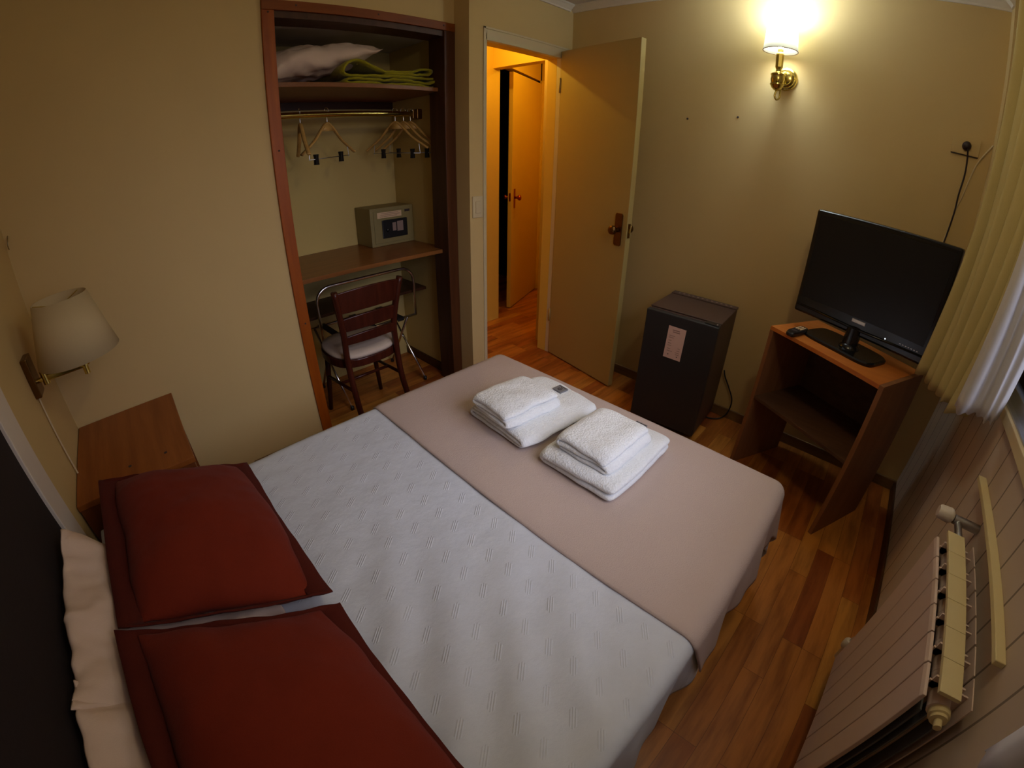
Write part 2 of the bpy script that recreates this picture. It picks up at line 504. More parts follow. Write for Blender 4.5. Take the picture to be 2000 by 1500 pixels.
# closet frame (orange wood face boards, darker jamb lining)
b = nb()
box(b, (0, 1.008, 0), (.012, 1.060, 2.0))
struct('trim_closet_frame_left', b, M['frame'], bevel=.002)
struct('trim_closet_frame_right', bx((0, 1.905, 0), (.012, 1.972, 2.0)), M['frame_shaded'], bevel=.002)
hd = struct('trim_closet_head', bx((0, 1.008, 2.0), (.013, 1.972, 2.042)), M['framey'], bevel=.002)
for y, z in ((1.152, 2.024), (1.535, 2.024), (1.90, 2.024), (1.034, 1.99), (1.036, 1.43), (1.036, .66)):
    obj('frame_screw', lathe(nb(), [(.004, 0), (.004, .0018), (0, .002)], T(.0125, y, z) @ RY(PI / 2), 10), M['inkd'], hd)
b = nb()
box(b, (-.125, 1.03, 0), (0, 1.058, 1.985)); box(b, (-.125, 1.907, 0), (0, 1.935, 1.985)); box(b, (-.125, 1.03, 1.972), (0, 1.935, 2.02))
struct('trim_closet_jamb', b, M['jamb'])

# room door casing and jamb
b = nb()
box(b, (D, 2.068, 0), (D + .006, 2.083, 2.03)); box(b, (D, 2.068, 2.018), (D + .006, L, 2.03)); box(b, (D, 2.745, 0), (D + .006, 2.758, 2.03))
box(b, (D - .03, 2.075, 0), (D + .004, 2.092, 1.995)); box(b, (D - .03, 2.692, 0), (D + .004, 2.745, 2.018)); box(b, (D - .03, 2.083, 1.96), (D + .004, 2.70, 2.018))
struct('trim_door_casing', b, M['casing'], bevel=.002)
b = nb()
box(b, (.013, 2.075, 0), (D - .03, 2.092, 1.995)); box(b, (.013, 2.692, 0), (D - .03, 2.745, 2.018)); box(b, (.013, 2.083, 1.96), (D - .03, 2.70, 2.018))
struct('trim_door_jamb', b, M['hall'], bevel=.002)  # the hall lamp's orange light is put into the jamb colour

# ================================================================== doors
hx, hy = D + .008, 2.686
ang = math.atan2(-.1152, .605)
DM = T(hx, hy, 0) @ RZ(ang)
door = bpy.data.objects.new('door_1', None); C.objects.link(door); door['kind'] = 'structure'
door.location = (hx, hy, 0); LOC[door] = Vector((hx, hy, 0))
obj('door_leaf', box(nb(), (0, 0, .008), (.612, .038, 2.0), DM), M['door'], door, bevel=.002)
def plate_pts(w, h, c):
    return [(-w, -h + c), (-w + c, -h), (w - c, -h), (w, -h + c), (w, h - c), (w - c, h), (-w + c, h), (-w, h - c)]
pl = obj('door_plate', prism(nb(), plate_pts(.027, .092, .008), -.006, 0, DM @ T(.553, 0, .985)), M['brassd'], door, bevel=.002)
for s in (-1, 1):
    m = DM @ T(.553, 0 if s < 0 else .038, .985) @ RX(PI / 2 if s < 0 else -PI / 2)
    obj('door_knob', lathe(nb(), [(.014, 0), (.013, .018), (.011, .028), (.018, .036), (.025, .046), (.026, .056), (.021, .066), (.008, .069), (0, .069)], m, 24), M['brassd'], door, smooth=True)
obj('latch_plate', box(nb(), (.612, .010, .945), (.6135, .029, 1.025), DM), M['brassd'], door)
obj('latch_bolt', box(nb(), (.612, .014, .972), (.621, .025, .996), DM), M['brass'], door, bevel=.002)
for z in (.25, 1.75):
    obj('hinge', tube(nb(), [DM @ Vector((-.002, -.003, z)), DM @ Vector((-.002, -.003, z + .09))], .005), M['door'], door, smooth=True)

a2 = math.atan2(3.81 - 3.16, -1.0 + .735)
D2 = T(-.735, 3.16, 0) @ RZ(a2)
door2 = bpy.data.objects.new('door_2', None); C.objects.link(door2); door2['kind'] = 'structure'
door2.location = (-.735, 3.16, 0); LOC[door2] = Vector((-.735, 3.16, 0))
obj('door_leaf', box(nb(), (0, 0, .008), (.70, .036, 2.03), D2), M['hall'], door2, bevel=.002)
obj('door_plate', box(nb(), (.045, -.005, .91), (.075, 0, 1.075), D2), M['copper'], door2, bevel=.002)
obj('door_knob', lathe(nb(), [(.012, 0), (.010, .025), (.020, .036), (.024, .048), (.019, .060), (0, .063)], D2 @ T(.06, 0, 1.0) @ RX(PI / 2), 20), M['copper'], door2, smooth=True)
obj('door_knob', lathe(nb(), [(.012, 0), (.010, .025), (.020, .036), (.024, .048), (.019, .060), (0, .063)], D2 @ T(.06, .036, 1.0) @ RX(-PI / 2), 20), M['copper'], door2, smooth=True)
obj('latch_plate', box(nb(), (-.001, .009, .97), (0, .026, 1.04), D2), M['copper'], door2)
for z in (.3, 1.72):
    obj('hinge', tube(nb(), [D2 @ Vector((.70, -.004, z)), D2 @ Vector((.70, -.004, z + .09))], .006), M['copper'], door2, smooth=True)

# ================================================================== window
win = bpy.data.objects.new('window_1', None); C.objects.link(win); win['kind'] = 'structure'
win.location = (W, 1.2, WZ0); LOC[win] = Vector((W, 1.2, WZ0))
b = nb()
box(b, (W - .012, WY0 - .05, WZ0 - .032), (W, WY1 + .05, WZ0)); box(b, (W - .012, WY0 - .05, WZ1), (W, WY1 + .05, WZ1 + .04))
box(b, (W - .012, WY0 - .05, WZ0), (W, WY0, WZ1)); box(b, (W - .012, WY1, WZ0), (W, WY1 + .05, WZ1))
obj('window_casing', b, M['casing'], win, bevel=.002)
b = nb()
ym = (WY0 + WY1) / 2
for y0, y1, x in ((WY0, ym + .02, W + .045), (ym - .02, WY1, W + .015)):
    box(b, (x, y0, WZ0), (x + .025, y1, WZ0 + .045)); box(b, (x, y0, WZ1 - .045), (x + .025, y1, WZ1))
    box(b, (x, y0, WZ0 + .045), (x + .025, y0 + .04, WZ1 - .045)); box(b, (x, y1 - .04, WZ0 + .045), (x + .025, y1, WZ1 - .045))
box(b, (W - .002, WY0, WZ0 - .001), (W + .09, WY1, WZ0 + .006))
obj('window_frame', b, M['steel'], win, bevel=.002)
for y0, y1, x in ((WY0 + .04, ym - .02, W + .055), (ym + .02, WY1 - .04, W + .025)):
    obj('window_pane', bx((x, y0, WZ0 + .045), (x + .004, y1, WZ1 - .045)), M['glass'], win)

# ================================================================== bed and bedding
bed = thing('bed', 'double bed under the grey white bedspread, head against the dark panel', 'bed', (1.28, .85, 0))
obj('bed_base', bx((.675, .0, .09), (1.885, 1.66, .27)), M['jamb'], bed, bevel=.01)
obj('mattress', bx((.665, -.005, .27), (1.90, 1.675, .468)), M['mattress'], bed, bevel=.035, seg=4)
for x in (.73, 1.83):
    for y in (.08, 1.58):
        obj('leg', lathe(nb(), [(.03, .09), (.026, .05), (.022, 0)], T(x, y, 0), 16), M['jamb'], bed, smooth=True)

FX0, FX1, FY1, RR = .652, 1.908, 1.682, .042
def drape(u, v, z, r, flare, wav, seed, lift=0.):
    du = (FX0 - u) if u < FX0 else ((u - FX1) if u > FX1 else 0)
    su = -1 if u < FX0 else 1
    dv = max(v - FY1, 0)
    d = math.hypot(du, dv)
    x, y = min(max(u, FX0), FX1), min(v, FY1)
    if d < 1e-6:
        return Vector((x, y, z + lift))
    nx, ny = su * du / d, dv / d
    q = r * PI / 2
    if d < q: rad, drop = r * math.sin(d / r), r * (1 - math.cos(d / r))
    else:
        e = d - q
        along = (y * 9 + x * 9 + math.atan2(ny, nx) * 2.2)
        rad = r + (flare if nx > -.3 else .03) * e + wav * e * math.sin(along * 2.1 + seed) + wav * .5 * e * math.sin(along * 4.7 + seed * 2)
        drop = r + e
    return Vector((x + nx * rad, y + ny * rad, z + lift - drop))

def spread_fn(i, j):
    u = FX0 - .30 + i * (FX1 - FX0 + .60)
    v = .02 + j * (FY1 + .30 - .02)
    w = .0035 * fbm(u, v, .3, 3.2) + .0022 * fbm(u, v, 1.3, 9.)
    k = max(0, 1 - abs(v - .62) / .45)
    w += .0055 * k * math.sin((u * .8 + v) * 34 + 3 * fbm(u, v, .6, 2.)) * max(0, min(1, (u - .9) / .7))
    return drape(u, v, BED_Z, RR, .10, .06, .4, w)
b = nb(); grid(b, spread_fn, 150, 150)
o = obj('bedspread', b, M['spread'], None, smooth=True)
sd = o.modifiers.new('solid', 'SOLIDIFY'); sd.thickness = .004; sd.offset = -1
tag(o, 'light grey white stitched bedspread draped over the whole bed', 'bedspread')

def runner_fn(i, j):
    u = FX0 - .24 + i * (FX1 - FX0 + .49)
    e = .018 * max(0, (u - FX1) / .2) ** 2
    v = 1.022 + .006 * math.sin(u * 3) - .01 * (u - 1.3) - e * 0 + j * (FY1 + .2 - 1.022)
    if u > FX1 + .05 and j < .2:
        v += .10 * (u - FX1 - .05) / .25 * (1 - j / .2)
    w = .0025 * fbm(u, v, 5.3, 3.)
    edge = .0 if j > .012 else -.003
    return drape(u, v, BED_Z + .0095 + edge, RR + .007, .14, .07, 1.1, w)
b = nb(); grid(b, runner_fn, 130, 90)
o = obj('bed_runner', b, M['runner'], None, smooth=True)
sd = o.modifiers.new('solid', 'SOLIDIFY'); sd.thickness = .005; sd.offset = -1
tag(o, 'pinkish beige blanket runner across the foot of the bed', 'bed runner')

def pillow_mesh(q, thick, seed, pinch=.10, n=46, sag=0., wr=.004, zoff=0., jit=0., bul=0.):
    """bulging pillow over the quad q = (FL, FR, BR, BL)"""
    FL, FR, BR, BL = [Vector(p) for p in q]
    nrm = (FR - FL).cross(BL - FL).normalized()
    b = nb()
    def P(i, j, s):
        a, c = 2 * i - 1, 2 * j - 1
        # pull the sides in between the corners
        aa = a * (1 - pinch * (1 - abs(a) ** 2 * 0) * .5 * (1 - c * c) * abs(a) ** 3)
        cc = c * (1 - pinch * .5 * (1 - a * a) * abs(c) ** 3)
        s_, t_ = (aa + 1) / 2, (cc + 1) / 2
        t_ -= bul * (1 - a * a) * max(0., -c) ** 3
        base = (FL * (1 - s_) + FR * s_) * (1 - t_) + (BL * (1 - s_) + BR * s_) * t_
        base = base - Vector((0, 0, sag * 4 * t_ * (1 - t_)))
        if jit: base = base + jit * Vector((fbm(base.x, base.y, seed + 5, 6), .6 * fbm(base.x, base.y, seed + 9, 6), fbm(base.x, base.y, seed + 13, 6)))
        h = max(0., (1 - abs(a) ** 2.2)) ** .6 * max(0., (1 - abs(c) ** 2.2)) ** .6
        w = wr * fbm(base.x * 1., base.y, seed, 7.) * (1 - h * .5) * (1 if h > 0 else 0) + wr * .7 * math.sin(math.atan2(c, a) * 14 + seed) * h * (1 - h)
        return base + nrm * (s * thick * .5 * h + (w if s > 0 else 0) + zoff)
    ga = [[b.verts.new(P(i / n, j / n, 1)) for j in range(n + 1)] for i in range(n + 1)]
    gb = [[ga[i][j] if i in (0, n) or j in (0, n) else b.verts.new(P(i / n, j / n, -1)) for j in range(n + 1)] for i in range(n + 1)]
    for i in range(n):
        for j in range(n):
            b.faces.new((ga[i][j], ga[i + 1][j], ga[i + 1][j + 1], ga[i][j + 1]))
            b.faces.new((gb[i][j], gb[i][j + 1], gb[i + 1][j + 1], gb[i + 1][j]))
    return b

def flange_mesh(q, inner, seed, n=40, droop=.006):
    """flat border round a pillow sham"""
    Q = [Vector(p) for p in q]; I = [Vector(p) for p in inner]
    nrm = (Q[1] - Q[0]).cross(Q[3] - Q[0]).normalized()
    b = nb(); oo, ii = [], []
    for e in range(4):
        for k in range(n):
            t = k / n
            po = Q[e].lerp(Q[(e + 1) % 4], t); pi_ = I[e].lerp(I[(e + 1) % 4], t)
            c = (pi_ - po)
            pinch = .12 * (1 - (2 * t - 1) ** 2)
            wv = .003 * math.sin(t * 13 + seed + e * 2) + .0012 * math.sin(t * 41 + seed)
            oo.append((po + c * pinch * .5 + nrm * (wv - droop), (po + pi_) / 2 + c * pinch * .6 + nrm * wv * .6, pi_ + c * (.3 + pinch)))
    N = len(oo)
    V = [[b.verts.new(p) for p in tr] for tr in oo]
    for k in range(N):
        A, B = V[k], V[(k + 1) % N]
        b.faces.new((A[0], B[0], B[1], A[1])); b.faces.new((A[1], B[1], B[2], A[2]))
    return b

def shrink(q, a, b_):
    Q = [Vector(p) for p in q]
    out = []
    for i in range(4):
        d1 = (Q[(i + 1) % 4] - Q[i]).normalized(); d2 = (Q[i - 1] - Q[i]).normalized()
        k1, k2 = (b_, a) if i % 2 == 0 else (a, b_)
        out.append(Q[i] + d1 * k1 + d2 * k2)
    return out

def white_pillow(q, thick, seed, label):
    o = obj('pillow', pillow_mesh(q, thick, seed, .05, wr=.034, sag=.10, jit=.034), M['pil'], None, smooth=True, subsurf=1)
    return tag(o, label, 'pillow', 'white pillows at the head of the bed')
white_pillow(((.72, .40, .50), (1.285, .41, .50), (1.40, .0, .700), (.925, .0, .702)), .115, 2.3, 'white pillow leaning on the dark panel, behind the red cushion by the nightstand')
white_pillow(((1.25, .40, .50), (1.80, .40, .50), (1.86, .0, .695), (1.30, .0, .700)), .115, 8.1, 'white pillow leaning on the dark panel, behind the red cushion nearest the window')

def red_cushion(q, thick, seed, label):
    t = thing('cushion', label, 'cushion', ((q[0][0] + q[1][0]) / 2, .3, BED_Z), 'rust red cushions on the bed')
    inner = shrink(q, .040, .007)
    body = obj('cushion_body', pillow_mesh(inner, thick, seed, .05, wr=.010, bul=.10, jit=.010), M['red'], t, smooth=True, subsurf=1)
    fl = obj('flange', flange_mesh(q, inner, seed), M['redd'], t, smooth=True)
    s = fl.modifiers.new('solid', 'SOLIDIFY'); s.thickness = .004; s.offset = 0
    fl['label'] = 'darker flat flange border'
    return t
red_cushion(((.69, .522, .525), (1.312, .523, .535), (1.216, .10, .648), (.668, .10, .660)), .175, 1.7, 'rust red flanged cushion on the bed, beside the nightstand')
red_cushion(((1.340, .522, .520), (1.95, .50, .53), (1.83, .10, .660), (1.228, .094, .656)), .175, 5.2, 'rust red flanged cushion on the bed, farther from the nightstand')

# ---- towels: layered folded strips
def ribbon(bm, path, th, y0, y1, mtx, ny=10, seed=0., amp=.002, amp2=.0):
    """a folded sheet: 2-D path (x,z), thickness th, swept along local y"""
    P = [Vector((p[0], p[1])) for p in path]
    N = len(P)
    nr = []
    for i in range(N):
        t = P[min(i + 1, N - 1)] - P[max(i - 1, 0)]
        t.normalize()
        nr.append(Vector((-t.y, t.x)))
    rows = []
    for j in range(ny + 1):
        f = j / ny
        y = y0 + (y1 - y0) * f
        ed = 1 - .12 * (abs(2 * f - 1) ** 8)
        row = []
        for s in (1, -1):
            rr = []
            for i in range(N):
                p = P[i] + nr[i] * (th / 2 * s * ed)
                v = Vector((p.x, y + amp2 * math.sin(i * .35 + seed), p.y))
                v += Vector((amp * fbm(p.x, y, seed + 3, 14.), amp * fbm(p.x, y, seed, 14.), amp * fbm(p.x, y, seed + 7, 14.)))
                rr.append(bm.verts.new(mtx @ v))
            row.append(rr)
        rows.append(row)
    for j in range(ny):
        A, B = rows[j], rows[j + 1]
        for i in range(N - 1):
            bm.faces.new((A[0][i], A[0][i + 1], B[0][i + 1], B[0][i]))
            bm.faces.new((A[1][i], B[1][i], B[1][i + 1], A[1][i + 1]))
        for i in (0, N - 1):
            bm.faces.new((A[0][i], B[0][i], B[1][i], A[1][i]))
    for R in (rows[0], rows[-1]):
        for i in range(N - 1):
            bm.faces.new((R[0][i], R[1][i], R[1][i + 1], R[0][i + 1]))
    return bm

def fold_path(w, th, layers, gap=1.06, n=9):
    """serpentine from bottom layer up; x in 0..w"""
    pts = []
    r = th * gap / 2
    for k in range(layers):
        z = th / 2 + k * th * gap
        x0, x1 = (r, w - r) if k % 2 == 0 else (w - r, r)
        for i in range(n + 1):
            pts.append((x0 + (x1 - x0) * i / n, z))
        if k < layers - 1:
            cx = x1
            s = 1 if k % 2 == 0 else -1
            for i in range(1, 7):
                a = -PI / 2 + PI * i / 7
                pts.append((cx + s * r * math.cos(a), z + r + r * math.sin(a)))
    return pts

def towel(name, label, cat, group, x, y, rot, w, d, th, layers, z, seed, tagpos=None, flip=False, puff=.006):
    m = T(x, y, z) @ RZ(rot)
    t = thing(name, label, cat, (x, y, z), group)
    path = fold_path(w, th, layers, 1.04)
    if flip: path = [(w - p[0], p[1]) for p in path]
    b = nb(); ribbon(b, path, th, 0, d, Matrix(), 18, seed, .0045, .003)
    H_ = th * 1.04 * layers
    for v in b.verts:                                     # soft, plump corners
        f = 2 * v.co.y / d - 1; e = 2 * v.co.x / w - 1
        k = v.co.z / H_
        v.co.z += puff * k * (1 - f ** 4) * (1 - e ** 4) - .010 * k * abs(f) ** 7 - .008 * k * abs(e) ** 9 + .004 * k * fbm(v.co.x, v.co.y, seed, 9)
        v.co.x += -.010 * e * abs(f) ** 8
        v.co.z = max(v.co.z, .0)
    bmesh.ops.transform(b, matrix=m, verts=b.verts)
    obj('towel_cloth', b, M['towel'], t, smooth=True, subsurf=2)
    if tagpos:
        zt = H_ + puff * .62 + .001
        sx_, sy_ = .042, .040
        tg = obj('care_tag', box(nb(), (tagpos[0], tagpos[1], zt - .004), (tagpos[0] + sx_, tagpos[1] + sy_, zt + .0025), m), M['tagm'], t)
        tg['label'] = 'grey sewn tag with a dark swirl mark'
        cx, cy = tagpos[0] + sx_ * .5, tagpos[1] + sy_ * .42
        sw = [(cx + (.002 + .0009 * k) * math.cos(k * .8), cy + (.002 + .0009 * k) * math.sin(k * .8), zt + .003) for k in range(11)]
        obj('tag_mark', tube(nb(), [m @ Vector(p) for p in sw], .0015, 6), M['inkd'], tg)
        obj('tag_border', box(nb(), (tagpos[0] + .002, tagpos[1] + sy_ - .007, zt + .0025), (tagpos[0] + sx_ - .002, tagpos[1] + sy_ - .004, zt + .003), m), M['inkd'], tg)
    return t
TZ = BED_Z + .0125
towel('bath_towel', 'folded white bath towel on the runner, under the hand towel nearer the closet', 'towel', 'folded towels on the bed', .925, 1.262, -.10, .30, .36, .0185, 3, TZ, 1.1, (.135, .285), True)
towel('bath_towel', 'folded white bath towel on the runner, under the hand towel nearer the window', 'towel', 'folded towels on the bed', 1.283, 1.235, .0, .295, .36, .026, 2, TZ, 4.6, (.145, .300), True)
TZ2 = TZ + .0185 * 1.04 * 3 + .001
towel('hand_towel', 'small folded white hand towel on top of the bath towel nearer the closet', 'towel', 'folded towels on the bed', .957, 1.248, -.12, .20, .245, .0165, 3, TZ2, 7.9)
towel('hand_towel', 'small folded white hand towel on top of the bath towel nearer the window', 'towel', 'folded towels on the bed', 1.312, 1.272, -.02, .20, .25, .0165, 3, TZ2 - .003, 2.7)

# ---- tall dark panel behind the bed with its white moulding
HY = Y0 + .001
hb = thing('headboard', 'tall dark brown panel with white side moulding behind the pillows', 'headboard', (1.4, Y0, 0))
obj('panel', bx((.80, HY, 0), (2.16, HY + .012, 1.32)), M['head'], hb)
b = nb(); box(b, (.735, HY, 0), (.80, HY + .022, 1.32)); box(b, (.665, HY, 0), (.735, HY + .014, 1.32))
o = obj('side_moulding', b, M['white'], hb, bevel=.003); o['label'] = 'white side moulding'

# ================================================================== nightstand and bedside lamp
ns = thing('nightstand', 'orange brown wooden nightstand in the corner beside the bed', 'nightstand', (.3, .17, 0))
NX, NY, NZ = .565, .372, .55
obj('top', bx((.004, Y0 + .004, NZ - .022), (NX, NY + .006, NZ)), M['night'], ns, bevel=.002)
for x in (.006, NX - .022):
    obj('side_panel', bx((x, Y0 + .006, 0), (x + .018, NY, NZ - .022)), M['nightd'], ns, bevel=.001)
obj('back_panel', bx((.024, Y0 + .006, .05), (NX - .022, Y0 + .016, NZ - .022)), M['nightd'], ns)
dr = obj('drawer', bx((.027, Y0 + .03, NZ - .165), (NX - .025, NY - .002, NZ - .03)), M['nightd'], ns, bevel=.002)
obj('shelf', bx((.024, Y0 + .016, .16), (NX - .022, NY - .01, .178)), M['nightd'], ns)
for x, y in ((.468, .293), (.46, .166)):
    obj('screw', lathe(nb(), [(.0, NZ - .001), (.006, NZ - .001), (.006, NZ + .0012), (0, NZ + .0015)], T(x, y, 0), 12), M['inkd'], ns)

lm = thing('wall_lamp', 'brass swing arm bedside lamp with beige shade above the nightstand', 'lamp', (.33, Y0, .90))
obj('wall_plate', bx((.292, Y0, .842), (.365, Y0 + .022, .972)), M['brassd'], lm, bevel=.003)
b = nb()
tube(b, [(.335, Y0 + .022, .888), (.335, .012, .888)], .008)
lathe(b, [(.011, -.022), (.011, .022)], T(.335, .018, .892), 18)
obj('joint', b, M['brass'], lm, smooth=False, auto=True)
b = nb(); tube(b, [(.335, .018, .888), (.33, .15, .887)], .007, 8, sq=1.6)
obj('arm', b, M['brass'], lm, auto=True)
b = nb()
lathe(b, [(.010, -.03), (.010, 0), (.019, .0), (.019, .045), (.012, .05), (.012, .085)], T(.33, .15, .885), 20)
obj('socket', b, M['brass'], lm, auto=True)
b = nb()
SB, ST = .925, 1.112
lathe(b, [(.136, SB), (.0885, ST)], T(.33, .146, 0), 56, cap=False)
o = obj('lamp_shade', b, M['lshade'], lm, smooth=True); s = o.modifiers.new('solid', 'SOLIDIFY'); s.thickness = .002
b = nb()
for k in range(3):
    a = k * 2 * PI / 3 + .4
    tube(b, [(.33, .146, 1.085), (.33 + .0885 * math.cos(a), .146 + .0885 * math.sin(a), ST - .006)], .0015, 6)
obj('shade_spider', b, M['brass'], lm)
b = nb(); tube(b, catmull([(.345, Y0 + .006, .845), (.352, Y0 + .006, .75), (.358, Y0 + .007, .65), (.36, Y0 + .008, .53)]), .003, 8)
obj('cord', b, M['cable'], lm, smooth=True)

# small wall hook at the edge of the closet wall
b = nb(); tube(b, catmull([(.0, -.014, 1.315), (.022, -.012, 1.305), (.03, -.016, 1.285), (.018, -.018, 1.272)]), .002, 8)
o = obj('wall_hook', b, M['hook'], None, smooth=True); tag(o, 'small bent wire hook on the wall high above the bedside lamp', 'hook')

# ================================================================== closet fittings
cs = thing('closet_shelf', 'wooden upper closet shelf carrying the white pillow and folded blanket', 'shelf', (-.33, 1.43, 1.70))
obj('shelf_board', bx((-.598, .903, 1.697), (-.05, 1.955, 1.717)), M['shelf'], cs, bevel=.001)
o = obj('cleat', bx((-.598, .903, 1.655), (-.580, 1.955, 1.697)), M['shelfd'], cs)
cd = thing('closet_desk', 'brown wooden desk board in the closet carrying the small safe', 'desk', (-.33, 1.43, .85))
obj('desk_board', bx((-.598, .903, .825), (-.05, 1.955, .846)), M['shelf'], cd, bevel=.001)
obj('apron', bx((-.598, .903, .78), (-.582, 1.955, .825)), M['shelfd'], cd)
cl = thing('closet_shelf', 'dark lower closet shelf under the desk board, behind the chair', 'shelf', (-.45, 1.43, .5))
obj('shelf_board', bx((-.598, .903, .545), (-.308, 1.955, .562)), M['shelfd'], cl, bevel=.001)
obj('cleat', bx((-.598, .903, .50), (-.58, 1.955, .545)), M['shelfd'], cl)

rd = thing('clothes_rod', 'brass clothes rod under the upper closet shelf', 'clothes rod', (-.3, 1.43, 1.6))
b = nb(); tube(b, [(-.3, .903, 1.600), (-.3, 1.925, 1.600)], .0155, 16); obj('rod', b, M['brass'], rd, auto=True)
b = nb(); box(b, (-.33, 1.925, 1.572), (-.27, 1.957, 1.628)); box(b, (-.316, 1.905, 1.574), (-.284, 1.925, 1.626))
obj('bracket', b, M['brassd'], rd, bevel=.003)

def make_hanger(label, clips):
    t = thing('clothes_hanger', label, 'hanger', (0, 0, 0), 'hangers on the closet rod')
    h = .195
    path = catmull([(-h, 0, -.188), (-h * .8, 0, -.163), (-h * .5, 0, -.122), (-.052, 0, -.076), (-.022, 0, -.048), (0, 0, -.038), (.022, 0, -.048), (.052, 0, -.076), (h * .5, 0, -.122), (h * .8, 0, -.163), (h, 0, -.188)], 5)
    b = nb(); tube(b, path, .0105, 8, sq=.6)
    prism(b, [(-.05, -.078), (.05, -.078), (.03, -.055), (.01, -.036), (-.01, -.036), (-.03, -.055)], -.006, .006)
    obj('wooden_arms', b, M['hang'], t, smooth=True)
    hk = [(0, 0, -.05), (0, 0, -.012), (.006, 0, .0), (.014, 0, .012), (.0155, 0, .024), (.009, 0, .036), (-.003, 0, .038), (-.013, 0, .031), (-.0155, 0, .022)]
    b = nb(); tube(b, catmull(hk, 5), .0018, 8)
    obj('hook', b, M['chrome'], t, smooth=True)
    if clips:
        b = nb(); tube(b, [(-.15, 0, -.215), (.15, 0, -.205)], .0022, 8)
        br = obj('clip_bar', b, M['steel'], t, smooth=True)
        for x in (-.10, .085):
            z = -.2133 + .0333 * (x + .15)
            b = nb(); prism(b, [(x - .011, z - .03), (x + .011, z - .03), (x + .008, z + .004), (x + .011, z + .022), (x - .011, z + .022), (x - .008, z + .004)], -.010, .010)
            obj('clip', b, M['blackp'], br, bevel=.002)
        for x in (-.15, .15):
            b = nb(); tube(b, [(x * .98, 0, -.212), (x * .94, 0, -.155)], .0016, 6)
            obj('bar_wire', b, M['steel'], t)
    return t
def dup(root, label, bar=True):
    r = root.copy(); C.objects.link(r); r['label'] = label
    for ch in list(root.children):
        if not bar and ('bar' in ch.name): continue
        c = ch.copy(); C.objects.link(c); c.parent = r
        for g in ch.children:
            d = g.copy(); C.objects.link(d); d.parent = c
    return r
HA = make_hanger('wooden hanger with clip bar facing the room, middle of the rod', True)
spots = [(1.398, .5, None),
         (1.256, -.22, 'wooden hanger seen edge on, leftmost on the rod'),
         (1.797, .50 + PI, 'wooden hanger with white hook, beside the dark end of the rod'),
         (1.896, .46 + PI, 'wooden hanger closest to the rod bracket at the right'),
         (1.850, .48 + PI, 'wooden hanger between the white hooked one and the one by the bracket')]
for y, a, lab in spots:
    h = HA if lab is None else dup(HA, lab, y not in (1.256, 1.850))
    h.location = (-.3, y, 1.5945)
    h.rotation_euler = (0, 0, -PI / 2 + a if lab is None else a)
HA.rotation_euler = (0, 0, math.atan2(.205, -.09))

# safe
sf = thing('safe', 'small olive grey electronic safe on the closet desk', 'safe', (-.52, 1.80, .846))
SX0, SX1, SY0, SY1, SZ0, SZ1 = -.595, -.405, 1.655, 1.952, .8465, 1.075
o = obj('safe_body', bx((SX0, SY0, SZ0), (SX1, SY1, SZ1)), M['safe'], sf, bevel=.003)
fd = obj('safe_door', bx((SX1, SY0 + .022, SZ0 + .018), (SX1 + .004, SY1 - .018, SZ1 - .018)), M['safe'], sf, bevel=.0015)
kp = obj('keypad_panel', bx((SX1 + .004, SY0 + .072, SZ0 + .045), (SX1 + .012, SY1 - .050, SZ0 + .155)), M['blackp'], fd, bevel=.004)
obj('key_block', bx((SX1 + .012, SY0 + .140, SZ0 + .085), (SX1 + .0145, SY0 + .165, SZ0 + .135)), M['keyp'], fd, bevel=.001)
obj('key_block', bx((SX1 + .012, SY0 + .172, SZ0 + .080), (SX1 + .0145, SY0 + .215, SZ0 + .140)), M['keyp'], fd, bevel=.001)
b = nb(); box(b, (SX1 + .004, SY0 + .045, SZ0 + .168), (SX1 + .0052, SY1 - .085, SZ0 + .202))
st = obj('sticker', b, M['sticker'], fd)
b = nb()
for k, (a0, a1) in enumerate(((.06, .18), (.065, .20), (.07, .19))):
    box(b, (SX1 + .0052, SY0 + a0, SZ0 + .175 + .009 * k), (SX1 + .0056, SY0 + a1, SZ0 + .1775 + .009 * k))
obj('sticker_print', b, M['ink'], fd)
o = obj('badge', bx((SX1 + .004, SY1 - .062, SZ0 + .190), (SX1 + .006, SY1 - .026, SZ0 + .204)), M['inkd'], fd)
obj('knob', lathe(nb(), [(.010, 0), (.010, .006), (.006, .010), (0, .010)], T(SX1 + .012, SY0 + .105, SZ0 + .095) @ RY(PI / 2), 20), M['blackp'], kp, smooth=True)

# things on the upper shelf
q = ((-.09, .92, 1.745), (-.085, 1.620, 1.895), (-.50, 1.58, 1.925), (-.50, .95, 1.775))
o = obj('pillow', pillow_mesh(q, .155, 3.7, .06, wr=.025, jit=.028), M['pil'], None, smooth=True, subsurf=1)
tag(o, 'white pillow slumped on the upper closet shelf, end resting on the blanket', 'pillow')
path = [(1.895, 1.7225), (1.80, 1.728), (1.66, 1.723), (1.52, 1.727), (1.435, 1.724), (1.418, 1.735), (1.44, 1.744), (1.55, 1.742), (1.70, 1.747), (1.84, 1.742), (1.895, 1.748), (1.912, 1.760), (1.89, 1.770), (1.78, 1.762), (1.62, 1.762), (1.48, 1.758), (1.425, 1.762),
        (1.398, 1.778), (1.412, 1.808), (1.46, 1.830), (1.505, 1.828), (1.555, 1.800), (1.64, 1.785), (1.76, 1.788), (1.83, 1.806), (1.878, 1.815), (1.895, 1.802), (1.872, 1.790), (1.80, 1.777), (1.70, 1.774), (1.62, 1.776)]
path = catmull([(p[0], p[1], 0) for p in path], 5)
BM_ = Matrix(((0, 1, 0, 0), (1, 0, 0, 0), (0, 0, 1, 0), (0, 0, 0, 1)))
b = nb(); ribbon(b, [(p.x, p.y) for p in path], .0120, -.085, -.50, BM_, 10, 2.2, .008, .008)
